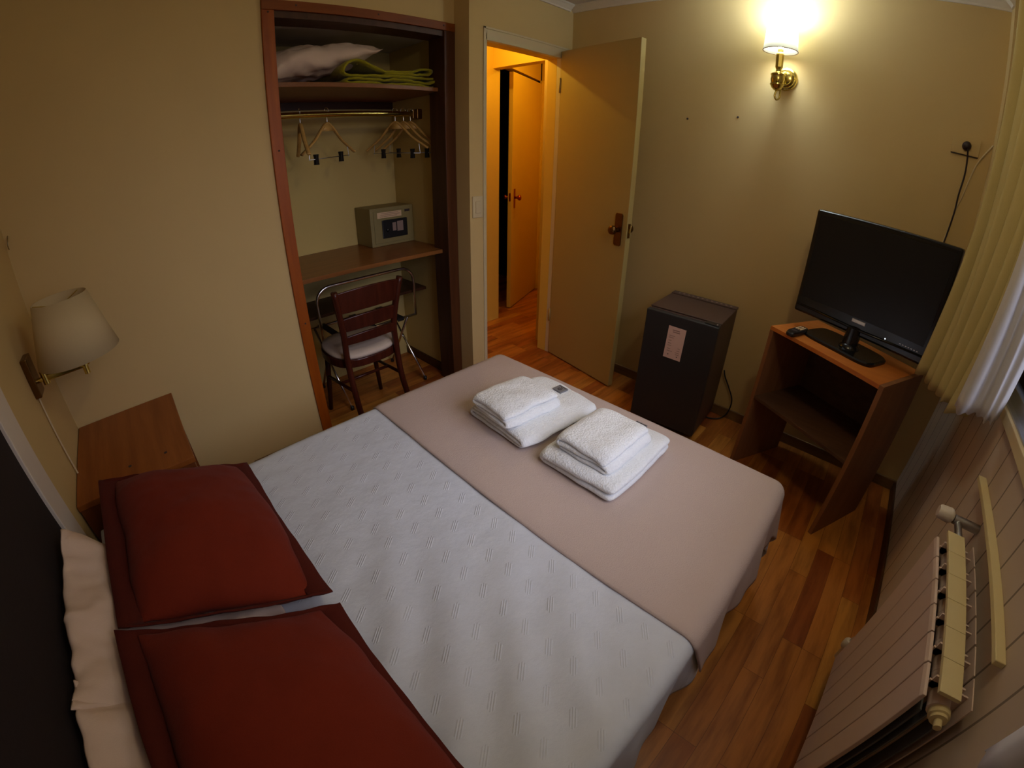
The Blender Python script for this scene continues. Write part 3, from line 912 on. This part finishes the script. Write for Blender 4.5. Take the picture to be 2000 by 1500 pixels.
o = obj('blanket', b, M['blanket'], None, smooth=True)
tag(o, 'folded yellow green blanket at the right of the upper closet shelf', 'blanket')

# luggage rack
lr = thing('luggage_rack', 'folding chrome luggage rack with tall back bar behind the chair', 'luggage rack', (-.35, 1.5, 0))
UX, UY0, UY1, UZ0, UZ1 = -.292, 1.218, 1.852, .405, .715
def rrect(x, y0, y1, z0, z1, r, n=6, closed_bottom=False):
    pts = [(x, y0, z0)]
    for cx, cz, a0 in ((y0 + r, z1 - r, PI), (y1 - r, z1 - r, PI / 2)):
        for k in range(n + 1):
            a = a0 - PI / 2 * k / n
            pts.append((x, cx + r * math.cos(a), cz + r * math.sin(a)))
    pts.append((x, y1, z0))
    return pts
b = nb(); tube(b, rrect(UX, UY0, UY1, UZ0, UZ1, .085), .009, 12); obj('back_bar', b, M['chrome'], lr, smooth=True)
for xx in (UX, -.55):
    b = nb(); tube(b, [(xx, UY0 - .004, UZ0), (xx, UY1 + .004, UZ0)], .009, 12); obj('top_rail', b, M['chrome'], lr, smooth=True)
for yy in (UY0 + .04, UY1 - .06):
    for pa, pb in (((UX + .004, UZ0), (-.545, .012)), ((-.546, UZ0), (-.165, .012))):
        yo = .008 if pa[0] < -.4 else -.008
        b = nb(); tube(b, [(pa[0], yy + yo, pa[1]), (pb[0], yy + yo, pb[1])], .008, 12)
        lg = obj('leg', b, M['chrome'], lr, smooth=True)
        b = nb(); tube(b, [(pb[0], yy + yo, .022), (pb[0], yy + yo, .0)], .011, 12); obj('foot_cap', b, M['blackp'], lg, smooth=True)
for yy in (UY0 + .10, (UY0 + UY1) / 2, UY1 - .12):
    b = nb(); box(b, (-.562, yy - .022, UZ0 + .008), (UX + .012, yy + .022, UZ0 + .011)); box(b, (UX + .009, yy - .022, UZ0 - .012), (UX + .012, yy + .022, UZ0 + .009))
    obj('strap', b, M['blackp'], lr)

# bentwood chair
ch = thing('chair', 'dark mahogany bentwood chair with pale padded seat standing at the closet', 'chair', (-.08, 1.34, 0))
cxm, cym = -.085, 1.335
SEAT = .440
def oval(n, rx, ry, e=2.6, c=(0, 0)):
    out = []
    for k in range(n):
        a = 2 * PI * k / n
        ca, sa = math.cos(a), math.sin(a)
        out.append((c[0] + rx * math.copysign(abs(ca) ** (2 / e), ca), c[1] + ry * math.copysign(abs(sa) ** (2 / e), sa)))
    return out
def seat_ring(z0, z1, rx, ry, n=48):
    b = nb()
    o0 = oval(n, rx, ry, 2.7, (cxm, cym))
    v0 = [b.verts.new((x, y, z0)) for x, y in o0]; v1 = [b.verts.new((x, y, z1)) for x, y in o0]
    b.faces.new(v0[::-1]); b.faces.new(v1)
    for k in range(n): b.faces.new((v0[k], v0[(k + 1) % n], v1[(k + 1) % n], v1[k]))
    return b
obj('seat_frame', seat_ring(SEAT - .055, SEAT - .012, .185, .192), M['chair'], ch, bevel=.004)
b = nb()
n = 48
rings = []
for f, z in ((.955, SEAT - .012), (.985, SEAT + .002), (.94, SEAT + .014), (.7, SEAT + .020), (.35, SEAT + .022)):
    rings.append([b.verts.new((cxm + (x - cxm) * f, cym + (y - cym) * f, z)) for x, y in oval(n, .185, .192, 2.7, (cxm, cym))])
for A, B in zip(rings, rings[1:]):
    for k in range(n): b.faces.new((A[k], A[(k + 1) % n], B[(k + 1) % n], B[k]))
b.faces.new(rings[-1]); b.faces.new(rings[0][::-1])
o = obj('seat', b, M['seat'], ch, smooth=True); o['label'] = 'pale padded seat'
for y, yb, yt in ((1.185, 1.19, 1.158), (1.470, 1.485, 1.51)):
    pts = catmull([(.165, yb + (.015 if y > 1.3 else -.0), 0), (.115, y, .25), (.088, y, SEAT), (.092, y, .58), (.118, yt, .80)], 6)
    b = nb(); tube(b, pts, .0155, 10, r1=.0155, sq=1.15); obj('leg', b, M['chair'], ch, smooth=True)
for y, yb in ((1.20, 1.17), (1.475, 1.52)):
    b = nb(); tube(b, [(-.215, y, SEAT - .04), (-.235, (y + yb) / 2, .2), (-.262, yb, 0)], .017, 10, r1=.012); obj('leg', b, M['chair'], ch, smooth=True)
def slat(z0, z1, x0, bow, ya, yb, lean):
    b = nb()
    def F(i, j, s):
        y = ya + (yb - ya) * i
        z = z0 + (z1 - z0) * j
        return Vector((x0 + lean * (z - z0) + bow * (1 - (2 * i - 1) ** 2) + s, y, z + (.012 * (1 - (2 * i - 1) ** 2) if j > .5 else .004 * (1 - (2 * i - 1) ** 2))))
    n = 14
    g = [[[b.verts.new(F(i / n, j, s)) for s in (-.007, .007)] for j in (0, 1)] for i in range(n + 1)]
    for i in range(n):
        A, B = g[i], g[i + 1]
        b.faces.new((A[0][0], B[0][0], B[1][0], A[1][0])); b.faces.new((A[0][1], A[1][1], B[1][1], B[0][1]))
        b.faces.new((A[1][0], B[1][0], B[1][1], A[1][1])); b.faces.new((A[0][0], A[0][1], B[0][1], B[0][0]))
    for A in (g[0], g[n]): b.faces.new((A[0][0], A[1][0], A[1][1], A[0][1]))
    return b
obj('back_slat', slat(.685, .790, .100, .022, 1.168, 1.505, .14), M['chair'], ch, bevel=.003)
obj('back_slat', slat(.590, .655, .092, .022, 1.180, 1.488, .05), M['chair'], ch, bevel=.003)
obj('back_slat', slat(.520, .562, .090, .022, 1.184, 1.480, .03), M['chair'], ch, bevel=.003)
for pts in (((-.235, 1.185, .23), (.112, 1.187, .27)), ((-.235, 1.495, .23), (.112, 1.476, .27)), ((-.06, 1.186, .25), (-.06, 1.486, .25))):
    b = nb(); tube(b, pts, .009, 8); obj('stretcher', b, M['chair'], ch, smooth=True)

# ================================================================== light switch
sw = thing('light_switch', 'cream rocker light switch on the wall beside the door frame', 'light switch', (D, 2.03, 1.09))
obj('switch_plate', bx((D, 1.990, 1.030), (D + .007, 2.062, 1.146)), M['casing'], sw, bevel=.002)
obj('rocker', bx((D + .007, 2.008, 1.055), (D + .012, 2.044, 1.120)), M['casing'], sw, bevel=.002)

# ================================================================== far wall: sconce, socket, cables, screws
sn = thing('wall_sconce', 'lit brass wall sconce with white fabric shade on the far wall', 'wall lamp', (1.39, L, 1.84))
sx, sy = 1.384, 2.69
mback = T(1.398, L, 1.84) @ RX(PI / 2)
obj('back_plate', lathe(nb(), [(.052, 0), (.055, .004), (.052, .010), (.044, .013), (.041, .020), (.034, .024), (.030, .034), (.018, .038), (0, .039)], mback, 40), M['brass'], sn, smooth=False, auto=True)
b = nb(); lathe(b, [(0, -.052), (.010, -.050), (.024, -.038), (.030, -.026), (.033, -.024), (.033, -.019), (.029, -.016), (.033, 0), (.030, .016), (.034, .020), (.034, .025), (.026, .029), (.014, .036), (.012, .046)], T(sx, sy, 1.815), 32)
obj('body', b, M['brass'], sn, auto=True)
b = nb(); tube(b, catmull([(1.398, L - .03, 1.84), (1.394, 2.74, 1.838), (1.386, 2.71, 1.825)]), .011, 12); obj('arm', b, M['brass'], sn, smooth=True)
b = nb(); tube(b, catmull([(sx, sy, 1.765), (sx - .004, sy - .004, 1.742), (sx + .004, sy, 1.724), (sx + .014, sy + .008, 1.732), (sx + .016, sy + .012, 1.752), (sx + .013, sy + .02, 1.775)]), .0045, 10)
obj('scroll', b, M['brass'], sn, smooth=True)
b = nb(); lathe(b, [(.013, 1.861), (.018, 1.872), (.0185, 1.93), (.0175, 1.935), (.013, 1.94), (.013, 1.955)], T(sx, sy, 0), 8); obj('candle_socket', b, M['brass'], sn)
b = nb(); lathe(b, [(.079, 1.946), (.066, 2.085)], T(sx, sy, 0), 48, cap=False)
o = obj('lamp_shade', b, M['sshade'], sn, smooth=True); s = o.modifiers.new('solid', 'SOLIDIFY'); s.thickness = .0015
b = nb()
tube(b, [(sx + .079 * math.cos(2 * PI * k / 48), sy + .079 * math.sin(2 * PI * k / 48), 1.946) for k in range(48)], .0018, 6, closed=True)
obj('shade_rim', b, M['brassd'], sn, smooth=True)
b = nb(); lathe(b, [(.010, 1.955), (.014, 1.97), (.021, 1.99), (.022, 2.005), (.015, 2.03), (0, 2.045)], T(sx, sy, 0), 20); obj('bulb', b, M['bulb'], sn, smooth=True)

so = thing('power_socket', 'cream double wall socket plate high beside the window corner', 'socket', (2.22, L, 1.66))
obj('socket_plate', bx((2.165, L - .008, 1.632), (2.284, L, 1.705)), M['wall'], so, bevel=.002)
o = obj('plate_seam', bx((2.166, L - .009, 1.629), (2.283, L, 1.632)), M['inkd'], so)
pc = thing('power_cable', 'dark power cable running from the wall socket down behind the television', 'cable', (2.226, L - .01, 1.66))
obj('plug', lathe(nb(), [(.019, 0), (.019, .014), (.014, .022), (.008, .026), (0, .026)], T(2.226, L - .008, 1.668) @ RX(PI / 2), 24), M['plug'], pc, auto=True)
b = nb(); tube(b, catmull([(2.226, L - .03, 1.668), (2.232, L - .027, 1.655), (2.241, L - .018, 1.596), (2.243, L - .015, 1.54), (2.238, L - .015, 1.463), (2.239, L - .015, 1.397), (2.235, L - .015, 1.32), (2.228, L - .02, 1.24), (2.20, L - .06, 1.05), (2.10, 2.60, .96), (2.02, 2.50, .93)]), .0038, 8)
obj('cord', b, M['plug'], pc, smooth=True)
b = nb(); tube(b, catmull([(2.334, L - .012, 1.695), (2.325, L - .012, 1.681), (2.286, L - .012, 1.611), (2.268, L - .012, 1.538), (2.255, L - .010, 1.457), (2.243, L - .008, 1.40), (2.229, L - .008, 1.264), (2.21, L - .02, 1.12), (2.12, 2.64, 1.0), (2.06, 2.53, .97)]), .0032, 8)
o = obj('antenna_cable', b, M['cable'], None, smooth=True); tag(o, 'white antenna cable curving from the window corner to behind the television', 'cable')
for i, (x, z, lab) in enumerate(((.907, 1.615, 'dark screw in the far wall, the one nearer the open door'), (1.18, 1.64, 'dark screw in the far wall, the one nearer the lit sconce'))):
    b = nb(); lathe(b, [(.0055, 0), (.0055, .002), (.003, .004), (0, .004)], T(x, L, z) @ RX(PI / 2), 12)
    tag(obj('wall_screw', b, M['inkd']), lab, 'screw', 'screws in the far wall')

# ================================================================== minibar fridge
FR = .0738
FM = T(1.0081, 2.3758, 0) @ RZ(FR)
fr = thing('mini_fridge', 'small black minibar fridge standing against the far wall', 'fridge', (1.2, 2.55, 0))
FW, FDp, FZ = .380, .395, .664
obj('fridge_body', box(nb(), (.004, .045, .02), (FW - .004, FDp, FZ - .006), FM), M['fridges'], fr, bevel=.004)
dm = obj('fridge_door', box(nb(), (0, 0, .03), (FW, .038, FZ - .004), FM), M['fridge'], fr, bevel=.005)
b = nb(); box(b, (.006, .038, .035), (FW - .006, .046, FZ - .012), FM); obj('door_gasket', b, M['inkd'], fr)
b = nb(); box(b, (0, .050, FZ - .006), (FW, FDp - .055, FZ + .003), FM); box(b, (0, FDp - .055, FZ - .006), (FW, FDp, FZ + .008), FM)
obj('top_panel', b, M['fridges'], fr, bevel=.003)
for k in range(12):
    x = .035 + k * .0275
    b = nb(); box(b, (x, FDp - .036, FZ + .0076), (x + .011, FDp - .022, FZ + .0088), FM)
    obj('vent_slot', b, M['keyp'], fr)
b = nb(); prism(b, [(FW - .075, .0), (FW - .004, .0), (FW - .004, .006), (FW - .075, .006)], .012, .058, FM @ T(0, 0, FZ - .004))
hg = obj('hinge', b, M['blackp'], fr, bevel=.001)
obj('hinge_pin', lathe(nb(), [(.004, 0), (.004, .004), (0, .005)], FM @ T(FW - .014, .02, FZ + .002), 10), M['silver'], hg)
for x in (.03, FW - .03):
    for y in (.07, FDp - .03):
        b = nb(); lathe(b, [(.014, 0), (.014, .02)], FM @ T(x, y, 0), 14); obj('foot', b, M['blackp'], fr, auto=True)
b = nb(); tube(b, catmull([(1.372, 2.766, .30), (1.384, 2.772, .262), (1.421, 2.775, .204), (1.460, 2.775, .133), (1.46, 2.76, .06), (1.43, 2.74, .012), (1.37, 2.70, .006), (1.30, 2.68, .03)]), .0042, 8)
tag(obj('fridge_cord', b, M['blackp'], None, smooth=True), 'black cord looping to the floor behind the small fridge', 'cord')
# price notice on the fridge door
NM = FM @ T(.129, -.0015, .432)
nt_ = thing('notice_card', 'pinkish white printed notice card fixed to the black fridge door', 'notice', tuple(FM @ Vector((.17, -.002, .5))))
b = nb(); prism(b, [(0, 0), (.094, -.002), (.097, .170), (.004, .172)], -.0012, .001, NM)
obj('card', b, M['paper'], nt_)
b = nb()
def ln(x0, x1, z, h=.0022): box(b, (x0, -.0018, z), (x1, -.0011, z + h), NM)
ln(.028, .066, .152, .004); ln(.030, .068, .142, .004)
for z, w in ((.121, .030), (.111, .026), (.095, .016), (.080, .018), (.068, .020), (.050, .016), (.038, .030)): ln(.014, .014 + w, z)
for z, w in ((.062, .012), (.049, .016), (.037, .022), (.027, .020)): ln(.082 - w, .082, z)
obj('printed_text', b, M['ink'], nt_)
for x, z in ((.022, .018), (.070, .014)): obj('printed_dot', box(nb(), (x, -.0019, z), (x + .005, -.0011, z + .0045), NM), M['inkd'], nt_)

# ================================================================== television table, television, remote
TR = -.4667
TM = T(2.1337, 2.1458, 0) @ RZ(TR)            # local x to the right, front-right foot at the origin
TW, TD, TH, th = .575, .365, .75, .020
tt = thing('tv_table', 'orange brown chipboard television stand set at an angle in the corner', 'table', (2.0, 2.4, 0))
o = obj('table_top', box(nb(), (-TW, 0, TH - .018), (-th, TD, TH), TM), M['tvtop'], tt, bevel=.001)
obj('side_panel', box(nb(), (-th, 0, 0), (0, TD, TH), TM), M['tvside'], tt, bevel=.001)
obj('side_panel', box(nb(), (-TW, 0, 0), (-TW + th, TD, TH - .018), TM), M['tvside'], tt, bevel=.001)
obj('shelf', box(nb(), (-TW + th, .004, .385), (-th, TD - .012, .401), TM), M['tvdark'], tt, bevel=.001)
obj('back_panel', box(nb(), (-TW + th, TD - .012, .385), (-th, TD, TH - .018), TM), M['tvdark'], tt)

VR = -.35
VM = T(1.68, 2.522, 0) @ RZ(VR)
TVW, Z0, Z1 = .608, .820, 1.273
tv = thing('television', 'black flat screen television standing on the angled stand', 'television', tuple(VM @ Vector((.3, .04, .75))))
b = nb(); box(b, (0, 0, Z0), (TVW, .042, Z1), VM); obj('housing', b, M['tvb'], tv, bevel=.010, seg=3)
b = nb(); box(b, (.07, .042, Z0 + .06), (TVW - .07, .085, Z1 - .08), VM); obj('back_cover', b, M['blackp'], tv, bevel=.015)
obj('screen', box(nb(), (.022, -.0012, Z0 + .072), (TVW - .022, .004, Z1 - .022), VM), M['screen'], tv)
b = nb(); tube(b, [VM @ Vector((.012, -.001, Z0 + .036)), VM @ Vector((.3, -.007, Z0 + .026)), VM @ Vector((TVW - .012, -.001, Z0 + .036))], .0045, 8); obj('trim_strip', b, M['tvb'], tv, smooth=True)
obj('brand_plate', box(nb(), (.278, -.003, Z0 + .052), (.338, .001, Z0 + .066), VM), M['silver'], tv, bevel=.001)
b = nb(); lathe(b, [(.003, 0), (.002, .002), (0, .002)], VM @ T(.435, -.001, Z0 + .040) @ RX(PI / 2), 10); obj('power_light', b, emit_mat('led', (.8, .9, 1, 1), 1.2), tv)
b = nb()
for k in range(7): box(b, (.495 + k * .012, -.0015, Z0 + .045), (.501 + k * .012, .001, Z0 + .0475), VM)
obj('button_marks', b, M['silver'], tv)
SM = T(1.945, 2.435, TH) @ RZ(-.46)
b = nb()
o_ = [(x, y) for x, y in oval(56, .175, .098, 5.)]
v0 = [b.verts.new(SM @ Vector((x, y, .0))) for x, y in o_]; v1 = [b.verts.new(SM @ Vector((x, y, .010))) for x, y in o_]; v2 = [b.verts.new(SM @ Vector((x * .96, y * .94, .016))) for x, y in o_]
b.faces.new(v0[::-1]); b.faces.new(v2)
for A, B in ((v0, v1), (v1, v2)):
    for k in range(56): b.faces.new((A[k], A[(k + 1) % 56], B[(k + 1) % 56], B[k]))
obj('stand_base', b, M['tvb'], tv)
b = nb(); lathe(b, [(.048, .014), (.045, .022), (.034, .030), (.031, .10)], SM @ T(.02, .0, 0), 28); obj('stand_neck', b, M['tvb'], tv, auto=True)

RM = T(1.738, 2.405, TH + .001) @ RZ(math.atan2(.153, .05))
rc = thing('remote_control', 'black remote control with pale buttons lying on the television stand', 'remote control', (1.738, 2.405, TH))
b = nb()
pr = oval(36, .075, .023, 4.)
lv = [[b.verts.new(RM @ Vector((x * f, y * f, z))) for x, y in pr] for f, z in ((.94, 0), (1, .006), (1, .014), (.93, .020))]
for A, B in zip(lv, lv[1:]):
    for k in range(36): b.faces.new((A[k], A[(k + 1) % 36], B[(k + 1) % 36], B[k]))
b.faces.new(lv[0][::-1]); b.faces.new(lv[-1])
body = obj('remote_body', b, M['blackp'], rc)
for r_ in range(4):
    for c_ in range(3):
        x, y = .002 + r_ * .014, -.013 + c_ * .011
        obj('button', box(nb(), (x, y, .019), (x + .0105, y + .0065, .0222), RM), M['sticker'], rc, bevel=.001)
obj('button_ring', lathe(nb(), [(.013, .019), (.013, .0212), (.006, .022), (0, .022)], RM @ T(-.030, 0, 0), 24), M['inkd'], rc)

# ================================================================== radiator, ledge, curtains
NS = 6
RY0, RY1 = 1.035, 1.512
pit = (RY1 - RY0) / NS
rad = thing('radiator', 'cream six section aluminium radiator on the panelled window wall', 'radiator', (2.39, 1.27, .09))
XF, XB, RZ0, RZ1 = 2.352, 2.450, .095, .682
for k in range(NS):
    y0 = RY0 + k * pit
    y1 = y0 + pit - .0035
    b = nb()
    # front plate with a chamfered top and bottom
    prism(b, [(XF, RZ0 + .012), (XF + .006, RZ0), (XF + .010, RZ0), (XF + .010, RZ1 - .004), (XF + .003, RZ1 - .004), (XF, RZ1 - .014)], y0, y1)
    s_ = obj('radiator_section', b, M['rad'], rad, bevel=.0015)
    # inner fins and core
    b = nb()
    ym_ = (y0 + y1) / 2
    box(b, (XF + .010, ym_ - .002, RZ0 + .03), (XB, ym_ + .002, RZ1 - .001))
    box(b, (XF + .014, ym_ - .002, RZ1 - .02), (XB - .02, ym_ + .002, RZ1 + .014))
    box(b, (XB - .003, y0 + .002, RZ0 + .03), (XB, y1 - .002, RZ1 + .012))
    obj('fin', b, M['rad'], s_)
    b = nb()
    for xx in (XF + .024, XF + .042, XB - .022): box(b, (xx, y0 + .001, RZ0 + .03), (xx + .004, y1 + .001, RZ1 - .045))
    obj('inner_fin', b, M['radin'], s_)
    b = nb(); box(b, (XF + .019, y0, RZ1 + .014), (XB - .033, y1 + .0028, RZ1 + .023))
    obj('top_cap', b, M['radtop'], s_, bevel=.0008)
    for zz in (RZ1 - .025, RZ0 + .05):
        b = nb(); tube(b, [((XF + XB) / 2, y0, zz), ((XF + XB) / 2, y1 + .003, zz)], .022, 18)
        obj('manifold', b, M['rad'], s_, auto=True)
mp_ = T((XF + XB) / 2 + .004, RY0, RZ1 - .025) @ RX(PI / 2)
obj('end_plug', lathe(nb(), [(.021, 0), (.021, .012), (.017, .014), (.017, .020), (.008, .021), (.008, .036), (.0, .037)], mp_, 24), M['radtop'], rad, auto=True)
obj('end_plug', lathe(nb(), [(.021, 0), (.021, .012), (.017, .014), (0, .018)], T((XF + XB) / 2, RY0, RZ0 + .05) @ RX(PI / 2), 24), M['radtop'], rad, auto=True)
vy = RY1 + .086
vl = obj('valve', tube(nb(), [((XF + XB) / 2 + .01, RY1, RZ1 + .005), ((XF + XB) / 2 + .01, vy, RZ1 + .005)], .010, 16), M['steel'], rad, auto=True)
obj('valve_tail', tube(nb(), [(XF + .045, vy, RZ1 + .008), (W, vy, RZ1 + .008)], .0135, 16), M['steel'], vl, auto=True)
o = obj('valve_knob', lathe(nb(), [(.012, 0), (.019, .006), (.021, .012), (.019, .040), (.015, .045), (0, .046)], T(XF + .042, vy, RZ1 + .012) @ RY(-PI / 2), 24), M['white'], vl, auto=True)
o['label'] = 'white valve knob'
lv_ = obj('return_valve', tube(nb(), catmull([((XF + XB) / 2, RY1, RZ0 + .05), ((XF + XB) / 2, RY1 + .05, RZ0 + .05), (2.392, RY1 + .088, RZ0 + .03), (2.388, RY1 + .092, .06), (2.388, RY1 + .092, .0)], 5), .009, 14), M['steel'], rad, auto=True)
obj('valve_cap', lathe(nb(), [(.015, .066), (.017, .072), (.017, .096), (.012, .104), (0, .105)], T(2.384, RY1 + .092, 0), 18), M['white'], lv_, auto=True)

o = obj('wall_ledge', bx((W - .024, 1.106, .746), (W, 1.755, .760)), M['radtop'], None, bevel=.002)
tag(o, 'narrow cream wooden ledge strip fixed to the wall above the radiator', 'ledge')

def curtain(name, plan, z0f, z1, m, label, cat, nz=40, grp=None, sway=.01):
    P = catmull([(p[0], p[1], 0) for p in plan], 10 if len(plan) < 40 else 4)
    b = nb()
    n = len(P) - 1
    def F(i, j):
        p = P[round(i * n)]
        z0 = z0f(i)
        z = z0 + (z1 - z0) * j
        k = 1 - j
        return Vector((p.x - sway * k + .004 * math.sin(z * 5 + i * 9), p.y + .006 * math.sin(z * 3.1 + i * 14) * k, z + .006 * math.sin(i * 40) * (1 if j == 0 else 0)))
    grid(b, F, n, nz)
    o = obj(name, b, m, None, smooth=True)
    s = o.modifiers.new('solid', 'SOLIDIFY'); s.thickness = .002
    return tag(o, label, cat, grp)
# drawn-back far curtain: pleats from the corner towards the camera
plan = []
for k in range(81):                                       # six rounded pleats along a slanting line
    t_ = k / 80
    ax, ay = 2.335 + .095 * t_, 2.345 - .42 * t_
    f_ = abs(math.sin(PI * 6 * t_)) ** .55 * (.052 + .010 * math.sin(k * .21))
    plan.append((ax - .92 * f_, ay - .40 * f_))
curtain('curtain', plan, lambda i: .800 + .03 * i - .006 * math.sin(i * 30), 2.22, M['curtain'], 'olive beige pleated curtain drawn back beside the television', 'curtain', sway=.05)
plan = [(2.312, 1.812), (2.318, 1.792), (2.335, 1.788), (2.350, 1.802), (2.365, 1.796), (2.380, 1.806), (2.395, 1.796), (2.410, 1.806), (2.425, 1.798), (2.436, 1.815), (2.444, 1.84), (2.452, 1.87)]
curtain('curtain', plan, lambda i: .895 - .004 * math.sin(i * 12), 2.22, M['sheer'], 'white curtain lining hanging on the window side of the olive curtain', 'curtain', sway=.004)
plan = [(2.335, .80), (2.33, .785), (2.345, .765), (2.37, .78), (2.40, .76), (2.43, .78), (2.425, .74), (2.40, .69), (2.43, .64), (2.40, .58), (2.43, .52)]
curtain('curtain', plan, lambda i: .90, 2.22, M['sheer'], 'white curtain hem at the bottom right corner, nearest the camera', 'curtain', sway=.004)
tr = thing('curtain_rail', 'white curtain rail fixed to the ceiling along the window wall', 'curtain rail', (2.36, 1.4, 2.24))
obj('rail', bx((2.30, .25, 2.222), (2.335, 2.5, 2.24)), M['white'], tr, bevel=.002)
for y in (.5, 1.5, 2.4): obj('bracket', bx((2.305, y, 2.24), (2.33, y + .03, CZ)), M['white'], tr)

# ================================================================== lights
def point(name, loc, col, e, r=.03):
    l = bpy.data.lights.new(name, 'POINT'); l.energy = e; l.color = col; l.shadow_soft_size = r
    o = bpy.data.objects.new(name, l); C.objects.link(o); o.location = loc; return o
def area(name, loc, rot, sx_, sy_, col, e):
    l = bpy.data.lights.new(name, 'AREA'); l.shape = 'RECTANGLE'; l.size = sx_; l.size_y = sy_; l.energy = e; l.color = col
    o = bpy.data.objects.new(name, l); C.objects.link(o); o.location = loc; o.rotation_euler = rot; return o
point('sconce_light', (sx, sy, 2.07), (.74, .90, 1.0), 12, .055)
point('hall_light', (-.27, 2.47, 2.13), (1, .66, .09), 7, .012)
point('hall_far_light', (-.30, 3.30, 2.20), (1, .66, .07), 5.5, .03)
point('ceiling_light', (1.95, 1.25, 2.12), (1, .82, .48), 7.6, .07)
wl = area('window_light', (W + .12, 1.3, 1.45), (0, .96, 0), 1.0, 1.5, (.88, .84, 1.0), 8.0)
wl.data.spread = 1.6

w = bpy.data.worlds.new('world'); sc.world = w; w.use_nodes = True
bg = w.node_tree.nodes['Background']
bg.inputs[0].default_value = (.55, .62, .8, 1); bg.inputs[1].default_value = .12

# ================================================================== camera (wide action-camera lens)
cam = bpy.data.cameras.new('camera'); co = bpy.data.objects.new('camera', cam); C.objects.link(co)
cam.type = 'PANO'; cam.panorama_type = 'FISHEYE_LENS_POLYNOMIAL'
cam.sensor_width = 36; cam.fisheye_fov = 3.1; cam.clip_start = .01
cam.fisheye_polynomial_k0 = 0
cam.fisheye_polynomial_k1 = -6.45958228e-02
cam.fisheye_polynomial_k2 = -1.13505383e-04
cam.fisheye_polynomial_k3 = 3.90614858e-05
cam.fisheye_polynomial_k4 = -7.92422226e-07
R3 = ((.7134359639980479, .7005515255591452, .015384580297505628), (-.35462535583974847, .3420373566180521, .8702018752411805), (-.604359150067001, .6262890759980487, -.49245508527763465))
pos = (1.960517611525569, .41043232778413125, 1.3759090385049935)
mw = Matrix.Identity(4)
for i in range(3):
    mw[i][0] = R3[0][i]; mw[i][1] = R3[1][i]; mw[i][2] = -R3[2][i]; mw[i][3] = pos[i]
co.matrix_world = mw
sc.camera = co
sc.view_settings.view_transform = 'Standard'
sc.view_settings.look = 'None'
sc.view_settings.exposure = 0
